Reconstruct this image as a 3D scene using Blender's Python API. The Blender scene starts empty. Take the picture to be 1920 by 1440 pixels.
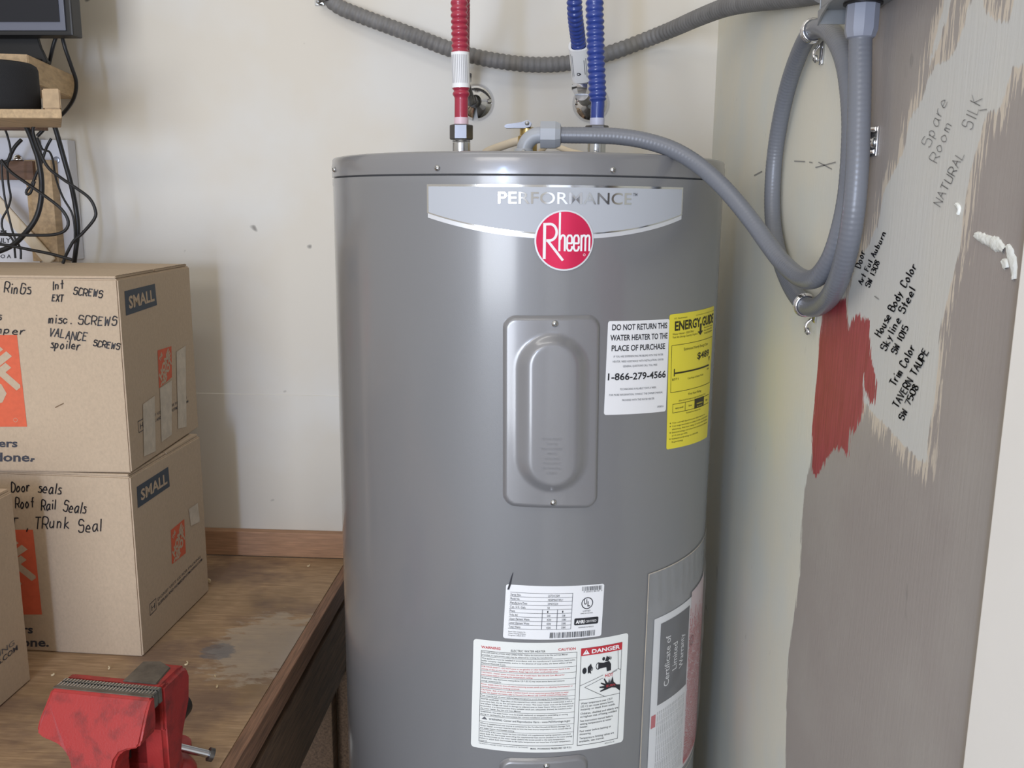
import bpy, bmesh, math, random
import numpy as np
from mathutils import Vector, Matrix
random.seed(7)
S = bpy.context.scene
COL = S.collection

# ------------------------------------------------------------------ camera
F = 1713.0; CX, CY = 960.0, 720.0
CAMZ = 1.45
YAW = math.radians(3.0); PITCH = math.radians(11.07); ROLL = 0.0095
CAM = Vector((0, 0, CAMZ))
_f = Vector((-math.sin(YAW)*math.cos(PITCH), math.cos(YAW)*math.cos(PITCH), -math.sin(PITCH)))
_r0 = Vector((math.cos(YAW), math.sin(YAW), 0)); _u0 = _r0.cross(_f)
_r = _r0*math.cos(ROLL) + _u0*math.sin(ROLL); _u = _r.cross(_f)
cam = bpy.data.cameras.new('camera'); camo = bpy.data.objects.new('camera', cam); COL.objects.link(camo)
cam.sensor_width = 36.0; cam.lens = 36.0*F/1920.0; cam.clip_start = 0.02
camo.matrix_world = Matrix((( _r.x, _u.x, -_f.x, 0), (_r.y, _u.y, -_f.y, 0), (_r.z, _u.z, -_f.z, CAMZ), (0, 0, 0, 1)))
S.camera = camo
S.view_settings.view_transform = 'Standard'; S.view_settings.look = 'None'
S.view_settings.exposure = 0.0; S.view_settings.gamma = 1.0
S.view_settings.use_curve_mapping = False

# ------------------------------------------------------------------ light
W = bpy.data.worlds.new('world'); S.world = W; W.use_nodes = True
nt = W.node_tree; bg = nt.nodes['Background']
_tc = nt.nodes.new('ShaderNodeTexCoord'); _sp = nt.nodes.new('ShaderNodeSeparateXYZ'); _rp = nt.nodes.new('ShaderNodeValToRGB')
nt.links.new(_tc.outputs['Generated'], _sp.inputs[0])
_mr = nt.nodes.new('ShaderNodeMapRange'); _mr.inputs[1].default_value = -1; _mr.inputs[2].default_value = 1
nt.links.new(_sp.outputs['Z'], _mr.inputs[0]); nt.links.new(_mr.outputs[0], _rp.inputs[0])
_rp.color_ramp.elements[0].position = 0.38; _rp.color_ramp.elements[0].color = (0.62, 0.56, 0.49, 1)
_rp.color_ramp.elements[1].position = 0.62; _rp.color_ramp.elements[1].color = (1.0, 0.94, 0.84, 1)
nt.links.new(_rp.outputs[0], bg.inputs[0]); bg.inputs[1].default_value = 0.66
def area(name, loc, target, sx, sy, power, col):
    l = bpy.data.lights.new(name, 'AREA'); l.shape = 'RECTANGLE'; l.size = sx; l.size_y = sy
    l.energy = power; l.color = col
    o = bpy.data.objects.new(name, l); COL.objects.link(o); o.location = loc
    d = Vector(target) - Vector(loc); o.rotation_euler = d.to_track_quat('-Z', 'Y').to_euler()
    return o
area('ceiling_tube_light', (-0.35, 0.1, 2.75), (-0.2, 1.6, 1.0), 1.2, 0.2, 4, (1.0, 0.97, 0.92))
area('ceiling_tube_light', (-0.9, -2.0, 2.55), (-0.2, 1.6, 1.0), 1.4, 0.5, 13, (1.0, 0.93, 0.84))
area('low_fill_light', (-1.05, -2.9, 1.0), (-0.1, 1.4, 0.9), 1.5, 1.7, 80, (0.90, 0.94, 1.0))  # added unseen fill panel, brightens the lower scene and right wall beside the tank
area('garage_opening_light', (-0.57, -1.5, 1.45), (-0.06, 1.1, 1.40), 0.12, 0.80, 17, (0.40, 0.58, 1.0))

# ------------------------------------------------------------------ pixel helpers (frame 1920x1440)
def ray(x, y): return _f + _r*((x-CX)/F) - _u*((y-CY)/F)
def onp(x, y, ax, val):
    d = ray(x, y); return CAM + d*((val-CAM[ax])/d[ax])

def lin(c):
    def g(v):
        v /= 255.0
        return v/12.92 if v <= 0.04045 else ((v+0.055)/1.055)**2.4
    return (g(c[0]), g(c[1]), g(c[2]), 1.0)

# ------------------------------------------------------------------ materials
def mat(name, col, rough=0.6, metal=0.0, spec=0.5, n_amt=0.0, n_scale=20.0, n_stretch=(1, 1, 1), bump=0.0, bump_scale=200.0, col2=None, coat=0.0, thresh=None, sheen=None):
    m = bpy.data.materials.new(name); m.use_nodes = True
    nt = m.node_tree; b = nt.nodes['Principled BSDF']
    b.inputs['Base Color'].default_value = lin(col)
    b.inputs['Roughness'].default_value = rough; b.inputs['Metallic'].default_value = metal
    b.inputs['Specular IOR Level'].default_value = spec
    b.inputs['Coat Weight'].default_value = coat
    if n_amt > 0 or col2 or bump > 0:
        tc = nt.nodes.new('ShaderNodeTexCoord'); mp = nt.nodes.new('ShaderNodeMapping')
        mp.inputs['Scale'].default_value = n_stretch
        ge = nt.nodes.new('ShaderNodeNewGeometry')
        nt.links.new(ge.outputs['Position'], mp.inputs['Vector'])
    if n_amt > 0 or col2:
        nz = nt.nodes.new('ShaderNodeTexNoise'); nz.inputs['Scale'].default_value = n_scale
        nz.inputs['Detail'].default_value = 6; nz.inputs['Roughness'].default_value = 0.6
        nt.links.new(mp.outputs[0], nz.inputs['Vector'])
        rp = nt.nodes.new('ShaderNodeValToRGB')
        lo, hi = thresh or (0.3, 0.7)
        rp.color_ramp.elements[0].position = lo; rp.color_ramp.elements[1].position = hi
        c2 = col2 or tuple(max(0, v*(1-n_amt)) for v in col)
        rp.color_ramp.elements[0].color = lin(c2); rp.color_ramp.elements[1].color = lin(col)
        nt.links.new(nz.outputs[0], rp.inputs[0]); nt.links.new(rp.outputs[0], b.inputs['Base Color'])
    if bump > 0:
        n2 = nt.nodes.new('ShaderNodeTexNoise'); n2.inputs['Scale'].default_value = bump_scale
        n2.inputs['Detail'].default_value = 3
        nt.links.new(mp.outputs[0], n2.inputs['Vector'])
        bp = nt.nodes.new('ShaderNodeBump'); bp.inputs['Strength'].default_value = bump; bp.inputs['Distance'].default_value = 0.002
        nt.links.new(n2.outputs[0], bp.inputs['Height']); nt.links.new(bp.outputs[0], b.inputs['Normal'])
    return m

M = {}
M['tank'] = mat('grey_tank_enamel', (130, 131, 133), 0.42, 0.2, 0.5, bump=0.05, bump_scale=900, coat=1.0)
M['tank'].node_tree.nodes['Principled BSDF'].inputs['Coat Roughness'].default_value = 0.15
M['cover'] = mat('grey_cover_enamel', (132, 132, 134), 0.36, 0.2, 0.5, bump=0.03, bump_scale=700, coat=0.8)
M['cover'].node_tree.nodes['Principled BSDF'].inputs['Coat Roughness'].default_value = 0.12
M['badge'] = mat('silver_badge_vinyl', (178, 182, 188), 0.5, 0.0)
M['mirror'] = mat('polished_foil', (225, 228, 232), 0.13, 1.0)
M['silver'] = mat('silver_edge_vinyl', (220, 222, 225), 0.35, 0.3)
M['logored'] = mat('logo_red_foil', (214, 40, 84), 0.25, 0.45)
M['steel'] = mat('zinc_steel', (205, 208, 212), 0.25, 1.0)
M['chrome'] = mat('chrome', (225, 226, 230), 0.07, 1.0)
M['darksteel'] = mat('dark_steel', (120, 118, 116), 0.35, 0.9, n_amt=0.4, n_scale=60)
M['blacksteel'] = mat('black_iron', (38, 36, 36), 0.5, 0.3)
M['paper'] = mat('white_label_stock', (236, 237, 238), 0.45)
M['paper2'] = mat('white_warning_label', (232, 234, 230), 0.45)
M['ink'] = mat('black_ink', (38, 40, 46), 0.5)
M['inkgrey'] = mat('grey_ink', (92, 94, 100), 0.5)
M['palegrey'] = mat('pale_grey_print', (178, 178, 182), 0.5)
M['inkred'] = mat('red_ink', (196, 66, 70), 0.5)
M['inkdanger'] = mat('danger_red_ink', (190, 52, 62), 0.45)
M['yellow'] = mat('yellow_label_stock', (236, 222, 66), 0.4)
M['inkolive'] = mat('yellow_label_ink', (46, 42, 22), 0.5)
M['white'] = mat('white_ink', (240, 240, 240), 0.5)
M['redhose'] = mat('red_coated_hose', (164, 44, 68), 0.30, coat=0.3)
M['bluehose'] = mat('blue_coated_hose', (42, 64, 140), 0.28, coat=0.3)
M['pinkcollar'] = mat('pale_pink_collar', (224, 196, 206), 0.4)
M['lilaccollar'] = mat('pale_lilac_collar', (196, 200, 222), 0.4)
M['flex'] = mat('grey_corrugated_conduit', (128, 127, 126), 0.62, 0.1, n_amt=0.15, n_scale=30)
M['liquid'] = mat('grey_liquidtight_jacket', (112, 115, 122), 0.34, 0.0, 0.5)
M['pvc'] = mat('light_grey_pvc', (160, 164, 170), 0.35)
M['pvc2'] = mat('grey_pvc_fitting', (140, 144, 156), 0.38)
M['brass'] = mat('brass', (196, 170, 110), 0.3, 0.9)
M['beige'] = mat('beige_plastic', (216, 202, 178), 0.5)
M['galv'] = mat('painted_grey_steel_box', (140, 142, 142), 0.4, 0.4)
M['cardboard'] = mat('cardboard', (190, 170, 146), 0.85, n_amt=0.06, n_scale=260, n_stretch=(1, 1, 0.7))
M['cardedge'] = mat('cardboard_edge', (120, 98, 76), 0.9)
M['tape'] = mat('pale_torn_tape_mark', (206, 194, 176), 0.6, n_amt=0.12, n_scale=60)
M['orange'] = mat('orange_print', (214, 98, 66), 0.75, n_amt=0.06, n_scale=120)
M['navy'] = mat('navy_print', (62, 72, 84), 0.7)
M['cardink'] = mat('charcoal_print', (58, 60, 70), 0.7)
M['marker'] = mat('black_marker', (34, 34, 42), 0.5)
M['pencil'] = mat('pencil_lead', (140, 139, 136), 0.6)
M['casing'] = mat('white_trim_paint', (248, 245, 238), 0.45, n_amt=0.02, n_scale=8)
M['black'] = mat('black_plastic', (22, 23, 26), 0.42)
M['cable'] = mat('black_cable_rubber', (24, 25, 28), 0.45)
M['bezel'] = mat('grey_bezel', (98, 102, 116), 0.4)
M['screen'] = mat('dark_screen_glass', (20, 24, 34), 0.25)
M['grille'] = mat('black_speaker_fabric', (24, 25, 29), 0.8, bump=0.6, bump_scale=1200)
M['pine'] = mat('pine_wood', (198, 170, 132), 0.65, n_amt=0.18, n_scale=14, n_stretch=(9, 1.2, 9))
M['endgrain'] = mat('pine_end_grain', (188, 162, 128), 0.7, n_amt=0.14, n_scale=60)
M['brownwood'] = mat('brown_stained_wood', (128, 98, 80), 0.7, n_amt=0.25, n_scale=20, n_stretch=(1, 6, 6))
M['whitepaint'] = mat('blue_white_paint', (214, 216, 224), 0.5, n_amt=0.04, n_scale=10)
M['redpaint'] = mat('red_vise_enamel', (160, 48, 46), 0.42, 0.0, 0.4, n_amt=0.3, n_scale=45, col2=(120, 42, 40), thresh=(0.30, 0.52), bump=0.12, bump_scale=400)
M['jaw'] = mat('serrated_jaw_steel', (132, 130, 122), 0.45, 0.5, n_amt=0.35, n_scale=80)
M['anvil'] = mat('worn_anvil_steel', (120, 112, 102), 0.5, 0.5, n_amt=0.3, n_scale=50)
M['chip'] = mat('pale_wood_chip', (214, 196, 160), 0.8)
M['spackle'] = mat('white_spackle', (226, 228, 222), 0.6, bump=0.5, bump_scale=150)
M['nut'] = mat('brushed_steel_nut', (112, 112, 114), 0.3, 1.0)
M['white_post_screw'] = mat('washer_zinc', (170, 176, 190), 0.35, 0.8)
M['led'] = mat('green_label', (120, 200, 170), 0.5)
M['concrete'] = mat('concrete', (120, 118, 114), 0.8, n_amt=0.2, n_scale=6)

def film_mat():
    m = bpy.data.materials.new('clear_plastic_film'); m.use_nodes = True; nt = m.node_tree
    b = nt.nodes['Principled BSDF']; out = nt.nodes['Material Output']
    b.inputs['Base Color'].default_value = lin((205, 208, 210)); b.inputs['Roughness'].default_value = 0.18
    tr = nt.nodes.new('ShaderNodeBsdfTransparent'); mx = nt.nodes.new('ShaderNodeMixShader')
    mx.inputs[0].default_value = 0.20
    nt.links.new(tr.outputs[0], mx.inputs[1]); nt.links.new(b.outputs[0], mx.inputs[2]); nt.links.new(mx.outputs[0], out.inputs[0])
    return m
M['film'] = film_mat()

def wall_back_mat():
    m = mat('cream_wall_paint', (212, 206, 192), 0.55, bump=0.08, bump_scale=60)
    nt = m.node_tree; b = nt.nodes['Principled BSDF']
    ge = nt.nodes.new('ShaderNodeNewGeometry')
    # faint yellowish / bluish repaint areas
    n1 = nt.nodes.new('ShaderNodeTexNoise'); n1.inputs['Scale'].default_value = 3.2; n1.inputs['Detail'].default_value = 4
    nt.links.new(ge.outputs['Position'], n1.inputs['Vector'])
    r1 = nt.nodes.new('ShaderNodeValToRGB'); r1.color_ramp.elements[0].position = 0.42; r1.color_ramp.elements[1].position = 0.60
    r1.color_ramp.elements[0].color = lin((212, 206, 194)); r1.color_ramp.elements[1].color = lin((214, 212, 206))
    nt.links.new(n1.outputs[0], r1.inputs[0])
    # specks
    n2 = nt.nodes.new('ShaderNodeTexNoise'); n2.inputs['Scale'].default_value = 26; n2.inputs['Detail'].default_value = 1
    nt.links.new(ge.outputs['Position'], n2.inputs['Vector'])
    r2 = nt.nodes.new('ShaderNodeValToRGB'); r2.color_ramp.elements[0].position = 0.775; r2.color_ramp.elements[1].position = 0.81
    r2.color_ramp.elements[0].color = (0, 0, 0, 1); r2.color_ramp.elements[1].color = (1, 1, 1, 1)
    nt.links.new(n2.outputs[0], r2.inputs[0])
    mx = nt.nodes.new('ShaderNodeMix'); mx.data_type = 'RGBA'
    nt.links.new(r2.outputs[0], mx.inputs[0]); nt.links.new(r1.outputs[0], mx.inputs[6]); mx.inputs[7].default_value = lin((120, 116, 110))
    nt.links.new(mx.outputs[2], b.inputs['Base Color'])
    return m
M['wallback'] = wall_back_mat()

def wall_right_mat():
    m = bpy.data.materials.new('patched_wall_paint'); m.use_nodes = True; nt = m.node_tree
    b = nt.nodes['Principled BSDF']; b.inputs['Roughness'].default_value = 0.5
    N = nt.nodes.new; L = nt.links.new
    ge = N('ShaderNodeNewGeometry')
    def noise(sc, st, det=4, rough=0.6):
        mp = N('ShaderNodeMapping'); mp.inputs['Scale'].default_value = st; L(ge.outputs['Position'], mp.inputs['Vector'])
        n = N('ShaderNodeTexNoise'); n.inputs['Scale'].default_value = sc; n.inputs['Detail'].default_value = det
        n.inputs['Roughness'].default_value = rough; L(mp.outputs[0], n.inputs['Vector']); return n.outputs[0]
    streak = noise(60, (1, 4.0, 0.35)); fine = noise(40, (1, 1, 1)); broad = noise(5, (1, 1, 1), 3)
    def mth(op, a, c):
        n = N('ShaderNodeMath'); n.operation = op
        for i, v in enumerate((a, c)):
            if isinstance(v, (int, float)): n.inputs[i].default_value = v
            else: L(v, n.inputs[i])
        return n.outputs[0]
    def rng(v, a, c, d=0.0, e=1.0):
        n = N('ShaderNodeMapRange'); n.inputs[1].default_value = a; n.inputs[2].default_value = c
        n.inputs[3].default_value = d; n.inputs[4].default_value = e; L(v, n.inputs[0]); return n.outputs[0]
    def attr(nm):
        n = N('ShaderNodeAttribute'); n.attribute_name = nm; return n.outputs['Fac']
    def mix(f, a, c):
        n = N('ShaderNodeMix'); n.data_type = 'RGBA'; L(f, n.inputs[0])
        for i, v in ((6, a), (7, c)):
            if isinstance(v, tuple): n.inputs[i].default_value = v
            else: L(v, n.inputs[i])
        return n.outputs[2]
    sd0 = mth('MULTIPLY', mth('SUBTRACT', streak, 0.5), 0.030)
    sd1 = mth('ADD', sd0, mth('MULTIPLY', mth('SUBTRACT', fine, 0.5), 0.006))
    cream = mix(rng(broad, 0.4, 0.62), lin((224, 221, 206)), lin((217, 219, 211)))
    taupe = mix(rng(broad, 0.4, 0.65), lin((160, 152, 146)), lin((168, 162, 155)))
    col = mix(rng(mth('ADD', attr('sd_taupe'), mth('MULTIPLY', sd1, 0.7)), -0.0006, 0.0006), cream, taupe)
    # tan undercoat showing at swatch rims
    rim = mth('ADD', attr('sd_light'), mth('MULTIPLY', mth('SUBTRACT', streak, 0.40), 0.12))
    col = mix(mth('MULTIPLY', rng(rim, 0.004, 0.007), rng(attr('sd_light'), -0.026, -0.012)), col, lin((208, 197, 180)))
    light = mix(rng(broad, 0.4, 0.65), lin((206, 205, 198)), lin((202, 203, 200)))
    col = mix(rng(mth('ADD', attr('sd_light'), mth('MULTIPLY', sd1, 0.45)), -0.0006, 0.0006), col, light)
    redc = mix(rng(streak, 0.38, 0.62), lin((148, 62, 62)), lin((168, 72, 78)))
    col = mix(rng(mth('ADD', attr('sd_red'), mth('MULTIPLY', sd1, 0.95)), -0.0005, 0.0005), col, redc)
    # scuffs
    sc = noise(22, (1, 1.4, 0.8), 2)
    col = mix(rng(sc, 0.71, 0.76, 0, 0.40), col, lin((120, 118, 112)))
    L(col, b.inputs['Base Color'])
    bp = N('ShaderNodeBump'); bp.inputs['Strength'].default_value = 0.15; bp.inputs['Distance'].default_value = 0.002
    L(streak, bp.inputs['Height']); L(bp.outputs[0], b.inputs['Normal'])
    return m
M['wallright'] = wall_right_mat()

def bench_mat():
    m = bpy.data.materials.new('stained_bench_plywood'); m.use_nodes = True; nt = m.node_tree
    b = nt.nodes['Principled BSDF']; b.inputs['Roughness'].default_value = 0.55
    N = nt.nodes.new; L = nt.links.new
    ge = N('ShaderNodeNewGeometry')
    def noise(sc, st, det=6, rough=0.65, loc=(0, 0, 0)):
        mp = N('ShaderNodeMapping'); mp.inputs['Scale'].default_value = st; mp.inputs['Location'].default_value = loc
        L(ge.outputs['Position'], mp.inputs['Vector'])
        n = N('ShaderNodeTexNoise'); n.inputs['Scale'].default_value = sc; n.inputs['Detail'].default_value = det
        n.inputs['Roughness'].default_value = rough; L(mp.outputs[0], n.inputs['Vector']); return n.outputs[0]
    def ramp(v, a, c, ca, cb):
        r = N('ShaderNodeValToRGB'); r.color_ramp.elements[0].position = a; r.color_ramp.elements[1].position = c
        r.color_ramp.elements[0].color = ca; r.color_ramp.elements[1].color = cb; L(v, r.inputs[0]); return r.outputs[0]
    def mix(f, a, c):
        n = N('ShaderNodeMix'); n.data_type = 'RGBA'; L(f, n.inputs[0])
        for i, v in ((6, a), (7, c)):
            if isinstance(v, tuple): n.inputs[i].default_value = v
            else: L(v, n.inputs[i])
        return n.outputs[2]
    W1 = (1, 1, 1, 1); K = (0, 0, 0, 1)
    grain = noise(14, (1.2, 14, 1), 8)
    base = ramp(grain, 0.3, 0.7, lin((140, 112, 84)), lin((192, 162, 128)))
    base = mix(ramp(noise(4.0, (1, 1, 1), 4), 0.48, 0.66, K, W1), base, lin((142, 118, 88)))
    base = mix(ramp(noise(5.0, (1, 1.4, 1), 4, loc=(3, 1, 0)), 0.47, 0.62, K, (0.75, 0.75, 0.75, 1)), base, lin((116, 94, 82)))
    # dried glue patch (its own shape)
    sep = N('ShaderNodeSeparateXYZ'); L(ge.outputs['Position'], sep.inputs[0])
    def mth(op, a, c=0.0):
        n = N('ShaderNodeMath'); n.operation = op
        for i, v in enumerate((a, c)):
            if isinstance(v, (int, float)): n.inputs[i].default_value = v
            else: L(v, n.inputs[i])
        return n.outputs[0]
    def blob(cx, cy, rx, ry, rag):
        dx = mth('DIVIDE', mth('SUBTRACT', sep.outputs[0], cx), rx); dy = mth('DIVIDE', mth('SUBTRACT', sep.outputs[1], cy), ry)
        d = mth('ADD', mth('MULTIPLY', dx, dx), mth('MULTIPLY', dy, dy))
        d = mth('ADD', d, mth('MULTIPLY', mth('SUBTRACT', noise(26, (1, 2.4, 1), 6), 0.5), rag))
        n = N('ShaderNodeMapRange'); n.inputs[1].default_value = 1.05; n.inputs[2].default_value = 0.7; L(d, n.inputs[0]); return n.outputs[0]
    g1 = mth('MULTIPLY', blob(GL[0], GL[1], 0.088, 0.125, 3.6), 0.50)
    base = mix(g1, base, lin((186, 176, 162)))
    base = mix(mth('MULTIPLY', blob(GB[0], GB[1], 0.03, 0.03, 3.0), 0.55), base, lin((84, 96, 112)))
    # pale scratches
    sx = ramp(noise(30, (3, 22, 1), 3, loc=(5, 2, 0)), 0.70, 0.76, K, (0.6, 0.6, 0.6, 1))
    base = mix(sx, base, lin((176, 160, 140)))
    L(base, b.inputs['Base Color'])
    bp = N('ShaderNodeBump'); bp.inputs['Strength'].default_value = 0.3; bp.inputs['Distance'].default_value = 0.002
    L(grain, bp.inputs['Height']); L(bp.outputs[0], b.inputs['Normal'])
    return m
BZ = 0.723
GL = onp(500, 1210, 2, BZ); GB = onp(408, 1222, 2, BZ)
M['bench'] = bench_mat()
M['benchedge'] = mat('reddish_edge_lumber', (160, 120, 94), 0.6, n_amt=0.4, n_scale=14, n_stretch=(26, 1.0, 26))
M['benchdark'] = mat('brown_apron_lumber', (132, 106, 84), 0.65, n_amt=0.4, n_scale=12, n_stretch=(20, 1.2, 20))
M['splash'] = mat('reddish_fir_strip', (186, 144, 112), 0.6, n_amt=0.18, n_scale=14, n_stretch=(1.5, 20, 26))

# ------------------------------------------------------------------ object helpers
CENTRE = {}
def tag(o, label=None, cat=None, group=None, kind=None):
    if label: o['label'] = label
    if cat: o['category'] = cat
    if group: o['group'] = group
    if kind: o['kind'] = kind
    return o
def empty(name, loc, label, cat, group=None):
    o = bpy.data.objects.new(name, None); COL.objects.link(o); o.empty_display_size = 0.05
    o.location = loc; CENTRE[o.name] = Vector(loc); return tag(o, label, cat, group)

class MB:
    def __init__(s): s.v = []; s.f = []; s.m = []; s.mats = []
    def mi(s, key):
        if key not in s.mats: s.mats.append(key)
        return s.mats.index(key)
    def add(s, vs, fs, key):
        k = s.mi(key); n = len(s.v); s.v += [tuple(v) for v in vs]
        for f in fs: s.f.append(tuple(i+n for i in f)); s.m.append(k)
        return n
    def bm(s, b, key, mtx=None):
        b.verts.ensure_lookup_table(); b.verts.index_update()
        vs = [(mtx @ v.co if mtx else v.co.copy()) for v in b.verts]
        s.add(vs, [[v.index for v in f.verts] for f in b.faces], key); b.free()
    def box(s, lo, hi, key, bev=0.0, mtx=None, seg=2):
        b = bmesh.new(); bmesh.ops.create_cube(b, size=1.0)
        lo = Vector(lo); hi = Vector(hi)
        for v in b.verts: v.co = Vector(((lo[i]+hi[i])/2 + v.co[i]*(hi[i]-lo[i]) for i in range(3)))
        if bev > 0: bmesh.ops.bevel(b, geom=b.edges[:], offset=bev, segments=seg, affect='EDGES', profile=0.6)
        s.bm(b, key, mtx)
    def hexa(s, bot, top, key, bev=0.0):
        b = bmesh.new(); vs = [b.verts.new(p) for p in bot] + [b.verts.new(p) for p in top]
        for f in ((3, 2, 1, 0), (4, 5, 6, 7), (0, 1, 5, 4), (1, 2, 6, 5), (2, 3, 7, 6), (3, 0, 4, 7)): b.faces.new([vs[i] for i in f])
        if bev > 0: bmesh.ops.bevel(b, geom=b.edges[:], offset=bev, segments=2, affect='EDGES')
        s.bm(b, key)
    def prism(s, pts, h0, h1, key, bev=0.0, mtx=None, seg=2):
        b = bmesh.new()
        lo = [b.verts.new((p[0], p[1], h0)) for p in pts]; hi = [b.verts.new((p[0], p[1], h1)) for p in pts]
        n = len(pts); b.faces.new(lo[::-1]); b.faces.new(hi)
        for i in range(n): b.faces.new((lo[i], lo[(i+1) % n], hi[(i+1) % n], hi[i]))
        bmesh.ops.recalc_face_normals(b, faces=b.faces[:])
        if bev > 0: bmesh.ops.bevel(b, geom=[e for e in b.edges], offset=bev, segments=seg, affect='EDGES')
        s.bm(b, key, mtx)
    def lathe(s, prof, key, mtx=None, n=48, cap=True):
        vs = []; fs = []
        for r, z in prof:
            for i in range(n):
                a = 2*math.pi*i/n; p = Vector((r*math.cos(a), r*math.sin(a), z)); vs.append(mtx @ p if mtx else p)
        for j in range(len(prof)-1):
            for i in range(n):
                a = j*n+i; c = j*n+(i+1) % n; fs.append((a, c, c+n, a+n))
        if cap: fs.append(tuple(range(n))[::-1]); fs.append(tuple((len(prof)-1)*n+i for i in range(n)))
        s.add(vs, fs, key)
    def tube(s, pts, rad, key, n=16, step=0.004, smooth=True, cap=True, flat=1.0):
        P = spline(pts, step) if smooth else [Vector(p) for p in pts]
        T = [(P[min(i+1, len(P)-1)] - P[max(i-1, 0)]).normalized() for i in range(len(P))]
        up = Vector((0, 0, 1)) if abs(T[0].z) < 0.9 else Vector((1, 0, 0))
        nrm = (up - T[0]*up.dot(T[0])).normalized()
        vs = []; L = 0.0
        for i, p in enumerate(P):
            if i: L += (p-P[i-1]).length
            nrm = (nrm - T[i]*nrm.dot(T[i])).normalized(); bn = T[i].cross(nrm)
            r = rad(L) if callable(rad) else rad
            for k in range(n):
                a = 2*math.pi*k/n; vs.append(p + nrm*(r*math.cos(a)) + bn*(r*flat*math.sin(a)))
        fs = []
        for j in range(len(P)-1):
            for k in range(n):
                a = j*n+k; c = j*n+(k+1) % n; fs.append((a, c, c+n, a+n))
        if cap: fs.append(tuple(range(n))[::-1]); fs.append(tuple((len(P)-1)*n+i for i in range(n)))
        s.add(vs, fs, key); return P, L
    def build(s, name, parent=None, smooth=35, label=None):
        me = bpy.data.meshes.new(name)
        vs = [Vector(v) for v in s.v]
        lo = Vector((min(v.x for v in vs), min(v.y for v in vs), min(v.z for v in vs)))
        hi = Vector((max(v.x for v in vs), max(v.y for v in vs), max(v.z for v in vs)))
        c = (lo+hi)/2; c.z = lo.z
        me.from_pydata([v-c for v in vs], [], s.f); me.update()
        for k in s.mats: me.materials.append(M[k])
        me.polygons.foreach_set('material_index', s.m)
        o = bpy.data.objects.new(name, me); COL.objects.link(o)
        if smooth:
            me.shade_smooth(); me.set_sharp_from_angle(angle=math.radians(smooth))
        o.location = c; CENTRE[o.name] = c
        if parent:
            o.parent = parent; o.matrix_parent_inverse = Matrix.Translation(-CENTRE[parent.name])
        if label: o['label'] = label
        return o

def spline(pts, step):
    P = [Vector(p) for p in pts]
    if len(P) < 3:
        n = max(2, int((P[1]-P[0]).length/step)); return [P[0].lerp(P[1], i/n) for i in range(n+1)]
    P = [P[0]*2-P[1]] + P + [P[-1]*2-P[-2]]; out = []
    for i in range(1, len(P)-2):
        a, b, c, d = P[i-1:i+3]; n = max(2, int((c-b).length/step))
        for k in range(n):
            t = k/n
            out.append(0.5*((2*b) + (c-a)*t + (2*a-5*b+4*c-d)*t*t + (3*b-a-3*c+d)*t**3))
    out.append(P[-2]); return out

# ------------------------------------------------------------------ surfaces and decals
TX, TY, TR = -0.0515, 1.364, 0.279      # tank axis and radius
class Cyl:
    def __init__(s, R=TR): s.R = R
    def __call__(s, a, b, off):
        t = a/s.R; return Vector((TX+(s.R+off)*math.sin(t), TY-(s.R+off)*math.cos(t), b))
    def px(s, x, y):
        d = ray(x, y); ox, oy = CAM.x-TX, CAM.y-TY
        A = d.x**2+d.y**2; B = ox*d.x+oy*d.y; Cc = ox*ox+oy*oy-s.R**2
        D = max(B*B-A*Cc, 0.0); t = (-B-math.sqrt(D))/A; p = CAM+d*t
        return (math.atan2(p.x-TX, -(p.y-TY))*s.R, p.z)
class Plane:
    def __init__(s, ax, val, sign, uax):   # uax: world axis used as 'a' (b is z unless ax==2)
        s.ax, s.val, s.sign, s.uax = ax, val, sign, uax
        s.bax = 2 if ax != 2 else 1
    def __call__(s, a, b, off):
        p = Vector((0, 0, 0)); p[s.ax] = s.val+s.sign*off; p[s.uax] = a; p[s.bax] = b; return p
    def px(s, x, y):
        p = onp(x, y, s.ax, s.val); return (p[s.uax], p[s.bax])
class Patch:
    def __init__(s, surf, tl, tr, br, bl, raw=False):
        s.surf = surf
        q = [Vector(p) if raw else Vector(surf.px(*p)) for p in (tl, tr, br, bl)]
        s.tl, s.tr, s.br, s.bl = q
        s.W = ((q[1]-q[0]).length+(q[2]-q[3]).length)/2; s.H = ((q[0]-q[3]).length+(q[1]-q[2]).length)/2
    def ab(s, u, v): return (s.bl.lerp(s.br, u)).lerp(s.tl.lerp(s.tr, u), v)
    def P(s, u, v, off):
        q = s.ab(u, v); return s.surf(q[0], q[1], off)
def rrect(mb, pt, u0, v0, u1, v1, r, off, key, n=14):
    W = pt.W*(u1-u0); H = pt.H*(v1-v0); r = min(r, W/2, H/2)
    xs = [i*W/n for i in range(n+1)]
    if r > 0:
        xs += [r*(1-math.cos(k*math.pi/12)) for k in range(7)] + [W-r*(1-math.cos(k*math.pi/12)) for k in range(7)]
    xs = sorted(set(round(x, 7) for x in xs)); vs = []; fs = []
    for x in xs:
        d = 0.0
        if r > 0:
            e = r-x if x < r else (x-(W-r) if x > W-r else 0.0)
            d = r-math.sqrt(max(r*r-e*e, 0.0))
        u = u0+(x/W)*(u1-u0); dv = d/H*(v1-v0)
        vs += [pt.P(u, v0+dv, off), pt.P(u, v1-dv, off)]
    for i in range(len(xs)-1): fs.append((2*i, 2*i+2, 2*i+3, 2*i+1))
    mb.add(vs, fs, key)
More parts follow.
